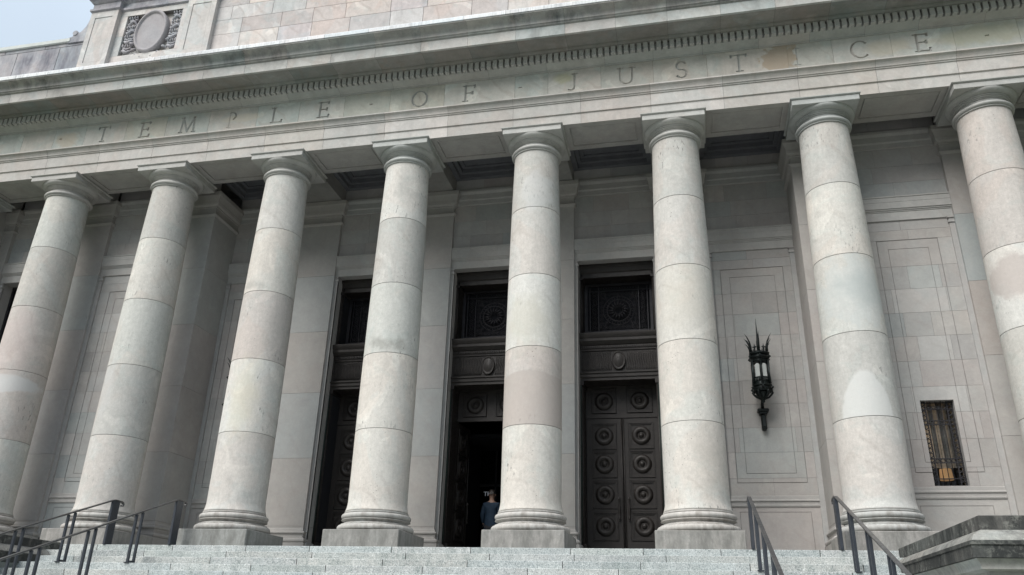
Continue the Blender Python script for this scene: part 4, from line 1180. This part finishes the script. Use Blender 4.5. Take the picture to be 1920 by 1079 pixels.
# ---- wall lanterns
def lantern(x, label):
    yw = YI-.02; yc = 1.75
    root = empty("wall_lantern", (x, yw, 2.85), label, "wall lantern", "iron lanterns flanking the doorways")
    m = MB()
    m.bbox(x-.055, x+.055, yw-.14, yw+.02, 2.85, 3.20, .02); m.bbox(x-.085, x+.085, yw-.18, yw+.02, 3.20, 3.25, .01); m.bbox(x-.125, x+.125, yw-.22, yw+.02, 3.25, 3.32, .02)
    m.bbox(x-.04, x+.04, yw-.17, yw-.13, 2.9, 3.15, .01)
    m.tube([(x,yw-.06,3.31),(x,yw-.08,3.42),(x,yc+.20,3.56),(x,yc+.12,3.64)], [.04,.035,.03,.03], n=8)
    m.tube([(x,yw,3.75),(x,yw-.15,3.70),(x,yc+.16,3.66)], .03, n=8)
    m.build("bracket", M['lantern'], root)
    m = MB()
    KR = .87
    def hexa(prof, tw=30): m.lathe([(r*KR, z) for r, z in prof], c=(x,yc,0), n=6, M=Matrix.Rotation(rad(tw), 3, 'Z'))
    # pendant bowl
    m.lathe([(0,3.37),(.03,3.39),(.04,3.42),(.022,3.45),(.05,3.48),(.12,3.53),(.16,3.60),(.13,3.63)], c=(x,yc,0), n=16)
    for k in range(6):
        a = rad(60*k); ca, sa = math.cos(a), math.sin(a)
        def q(r, z): return (x+r*KR*ca, yc+r*KR*sa, z)
        m.tube([q(.07,3.47),q(.15,3.50),q(.215,3.56),q(.25,3.60),q(.235,3.64),q(.20,3.62),q(.205,3.59)], [.02,.024,.024,.024,.022,.018,.012], n=6)
    hexa([(0,3.62),(.24,3.62),(.26,3.65),(.26,3.69),(.24,3.70),(.24,3.73),(.27,3.75),(.27,3.77),(.22,3.79),(.215,3.84),(.0,3.84)])
    for k in range(6):   # corner posts of the cage
        a = rad(60*k+30); ca, sa = math.cos(a), math.sin(a)
        m.tube([(x+.215*KR*ca,yc+.215*KR*sa,3.78),(x+.225*KR*ca,yc+.225*KR*sa,4.36)], .022, n=8)
        m.tube([(x+.235*KR*ca,yc+.235*KR*sa,3.79),(x+.24*KR*ca,yc+.24*KR*sa,3.98),(x+.235*KR*ca,yc+.235*KR*sa,4.3)], [.03,.012,.02], n=6)
        for zz in (3.70, 4.42): m.tube([(x+.25*KR*ca,yc+.25*KR*sa,zz-.04),(x+.295*KR*ca,yc+.295*KR*sa,zz),(x+.26*KR*ca,yc+.26*KR*sa,zz+.05)], [.02,.026,.008], n=6)
    for k in range(6):   # pierced apron below the panes
        a0, a1 = rad(60*k+30), rad(60*k+90)
        for q_ in range(1, 5):
            u = q_/5; px = x+.20*KR*((1-u)*math.cos(a0)+u*math.cos(a1)); py = yc+.20*KR*((1-u)*math.sin(a0)+u*math.sin(a1))
            m.tube([(px,py,3.84),(px,py,3.93)], .012, n=5)
    m.lathe([(.205*KR,3.925),(.215*KR,3.93),(.215*KR,3.95),(.205*KR,3.955)], c=(x,yc,0), n=6, M=Matrix.Rotation(rad(30), 3, 'Z'), capend=False)
    hexa([(0,4.30),(.225,4.30),(.235,4.33),(.225,4.35),(.25,4.38),(.285,4.40),(.285,4.42),(.24,4.44),(.24,4.46),(.29,4.49),(.29,4.51),(.25,4.54),(.2,4.56),(0,4.62)])
    cg = m.build("cage", M['lantern'], root)
    m = MB()   # crown of curved spikes, fleurs-de-lis, central spire
    m.tube([(x,yc,4.55),(x+.0,yc,4.75),(x,yc,5.0),(x-.0,yc,5.38)], [.04,.03,.018,.003], n=8)
    for k in range(6):
        a = rad(60*k+30); ca, sa = math.cos(a), math.sin(a)
        def q(r, z): return (x+r*KR*ca, yc+r*KR*sa, z)
        m.tube([q(.22,4.52),q(.23,4.66),q(.26,4.78),q(.32,4.88),q(.39,4.96)], [.022,.022,.018,.011,.002], n=6)
        m.tube([q(.235,4.55),q(.26,4.68),q(.31,4.77),q(.37,4.82)], [.014,.015,.010,.002], n=6)
        a = rad(60*k); ca, sa = math.cos(a), math.sin(a); tx, ty = -sa, ca
        m.tube([q(.22,4.52),q(.225,4.62),q(.225,4.72)], [.014,.022,.002], n=6)
        for s in (-1, 1):
            m.tube([(x+.22*KR*ca,yc+.22*KR*sa,4.60),(x+.225*KR*ca+s*.035*tx,yc+.225*KR*sa+s*.035*ty,4.645),(x+.225*KR*ca+s*.055*tx,yc+.225*KR*sa+s*.055*ty,4.62)], [.014,.014,.006], n=5)
        m.lathe([(0,4.595),(.02,4.605),(.02,4.615),(0,4.625)], c=(x+.222*KR*ca,yc+.222*KR*sa,0), n=6)
    m.build("spike_crown", M['lantern'], root)
    for k in range(6):
        a0, a1 = rad(60*k+30), rad(60*k+90); r = .205*KR; m = MB()
        p0 = Vector((x+r*math.cos(a0), yc+r*math.sin(a0))); p1 = Vector((x+r*math.cos(a1), yc+r*math.sin(a1))); d = (p1-p0); p0 += d*.2; p1 -= d*.2
        n = 6; vs = []
        for q_ in range(n+1):
            u = q_/n; p = p0+(p1-p0)*u; h = 4.22+.04*math.sin(math.pi*u)**.5
            vs += [(p.x,p.y,3.94),(p.x,p.y,h)]
        m.add(vs, [(2*q_, 2*q_+2, 2*q_+3, 2*q_+1) for q_ in range(n)])
        m.build("glass_pane", M['milkglass'], root)
lantern(18.09, "black lantern with white panes and a spiked crown, right of the closed doors")
lantern(5.01, "black spiked lantern almost wholly hidden behind the third full column from the left")

# ---- person walking in through the open door
def skin(pts, edges, radii, name, mat, sub=2, parent=None):
    me = bpy.data.meshes.new(name); me.from_pydata(pts, edges, []); o = bpy.data.objects.new(name, me); COL.objects.link(o)
    sk = o.modifiers.new("s", 'SKIN'); sl = me.skin_vertices[0].data
    for k, r in enumerate(radii): sl[k].radius = r if isinstance(r, tuple) else (r, r); sl[k].use_root = (k == 0)
    sb = o.modifiers.new("u", 'SUBSURF'); sb.levels = sub; sb.render_levels = sub
    dg = bpy.context.evaluated_depsgraph_get(); nm = bpy.data.meshes.new_from_object(o.evaluated_get(dg)); bpy.data.objects.remove(o)
    for p in nm.polygons: p.use_smooth = True
    nm.materials.clear(); nm.materials.append(mat)
    q = bpy.data.objects.new(name, nm); COL.objects.link(q)
    if parent: q.parent = parent
    return q
M['skin'] = plain("skin", (.28, .17, .125), .55, var=.05)
M['jacket'] = plain("blue_jacket", (.006, .022, .045), .8, var=.2, sc=12)
M['trousers'] = plain("dark_trousers", (.015, .016, .02), .85)
M['hair'] = plain("dark_hair", (.02, .014, .01), .6, var=.4, sc=40)
M['shoe'] = plain("dark_shoes", (.012, .012, .012), .5)
P = empty("person", (11.53, 3.45, 0.0), "person in a blue jacket seen from behind, walking into the open doorway", "person")
# y+ is forward (into the building)
body_pts = [(0,0,.95),(0,.0,1.12),(0,.01,1.30),(0,.0,1.44),(0,.005,1.52),(0,.02,1.58),(0,.03,1.66),(0,.035,1.74),
            (-.17,0,1.43),(-.22,-.02,1.16),(-.19,.10,.93),(.17,0,1.43),(.215,.03,1.16),(.20,.20,1.02),
            (-.09,.0,.90),(-.10,.10,.50),(-.10,.06,.10),(-.10,.20,.05),(.09,.0,.90),(.10,-.06,.50),(.10,-.16,.12),(.10,-.05,.05)]
be = [(0,1),(1,2),(2,3),(3,4),(4,5),(5,6),(6,7),(3,8),(8,9),(9,10),(3,11),(11,12),(12,13),(0,14),(14,15),(15,16),(16,17),(0,18),(18,19),(19,20),(20,21)]
br = [(.14,.10),(.13,.095),(.15,.105),(.12,.09),.055,(.06,.07),(.078,.09),(.06,.075),.06,.045,.03,.06,.045,.03,.085,.06,.04,.035,.085,.06,.04,.035]
skin(body_pts, be, br, "body", M['skin'], parent=P)
# hands with separate fingers
for sx, w, fd in ((-1, (-.19,.10,.93), (0,.25,-1)), (1, (.20,.20,1.02), (0,.9,-.45))):
    w = Vector(w); d = Vector(fd).normalized(); side = Vector((0,1,0)) if sx < 0 else Vector((0,.45,.9)).normalized()
    pts = [tuple(w), tuple(w+d*.05), tuple(w+d*.085)]; ed = [(0,1),(1,2)]; rr = [.024,(.03,.016),(.032,.014)]
    for f, ln in enumerate((.066,.076,.071,.055)):
        o = side*(.026-.0175*f); b0 = len(pts)
        cu = Vector((-sx,0,0))
        pts += [tuple(w+d*.09+o), tuple(w+d*(.09+ln*.5)+o*1.1+cu*.006), tuple(w+d*(.09+ln)+o*1.1+cu*.02)]
        ed += [(2,b0),(b0,b0+1),(b0+1,b0+2)]; rr += [.009,.0085,.007]
    b0 = len(pts); pts += [tuple(w+d*.05+side*.035), tuple(w+d*.09+side*.055+Vector((-sx*.012,0,0)))]; ed += [(1,b0),(b0,b0+1)]; rr += [.011,.008]
    skin(pts, ed, rr, "hand", M['skin'], sub=1, parent=P)
skin([(0,0,.92),(0,0,.80),(0,.0,1.12),(0,.01,1.30),(0,0,1.42),(0,.0,1.49),(-.165,0,1.42),(-.225,-.02,1.16),(-.20,.07,.99),(.165,0,1.42),(.22,.03,1.16),(.21,.16,1.05)],
     [(0,1),(0,2),(2,3),(3,4),(4,5),(4,6),(6,7),(7,8),(4,9),(9,10),(10,11)],
     [(.185,.135),(.19,.14),(.165,.12),(.18,.13),(.155,.105),(.075,.075),.08,.062,.05,.08,.062,.05], "jacket", M['jacket'], parent=P)
skin([(0,0,.92),(-.095,.0,.86),(-.10,.10,.50),(-.10,.06,.12),(.095,0,.86),(.10,-.06,.50),(.10,-.16,.13)], [(0,1),(1,2),(2,3),(0,4),(4,5),(5,6)],
     [(.15,.11),.10,.075,.06,.10,.075,.06], "trousers", M['trousers'], parent=P)
for a, c in (((-.10,.03,.05),(-.10,.22,.035)), ((.10,-.19,.07),(.10,-.02,.04))):
    skin([a, c], [(0,1)], [(.045,.045),(.045,.03)], "shoe", M['shoe'], parent=P)
skin([(0,.02,1.70),(0,.01,1.77),(0,-.035,1.73),(0,-.055,1.67),(0,-.075,1.75)], [(0,1),(0,2),(2,3),(2,4)], [(.085,.085),(.07,.08),(.075,.06),(.055,.04),(.05,.05)], "hair", M['hair'], parent=P)
skin([(0,.115,1.675),(0,.135,1.665),(0,.122,1.655)], [(0,1),(1,2)], [.012,.014,.012], "nose", M['skin'], sub=1, parent=P)
for sx in (-1, 1):
    skin([(sx*.082,.03,1.69),(sx*.09,.022,1.67),(sx*.083,.03,1.645)], [(0,1),(1,2)], [.012,.014,.01], "ear", M['skin'], sub=1, parent=P)
    skin([(sx*.03,.098,1.695),(sx*.034,.1,1.695)], [(0,1)], [.012,.012], "eye", M['white'], sub=1, parent=P)
skin([(-.025,.105,1.625),(0,.112,1.625),(.025,.105,1.625)], [(0,1),(1,2)], [.006,.009,.006], "mouth", M['skin'], sub=1, parent=P)
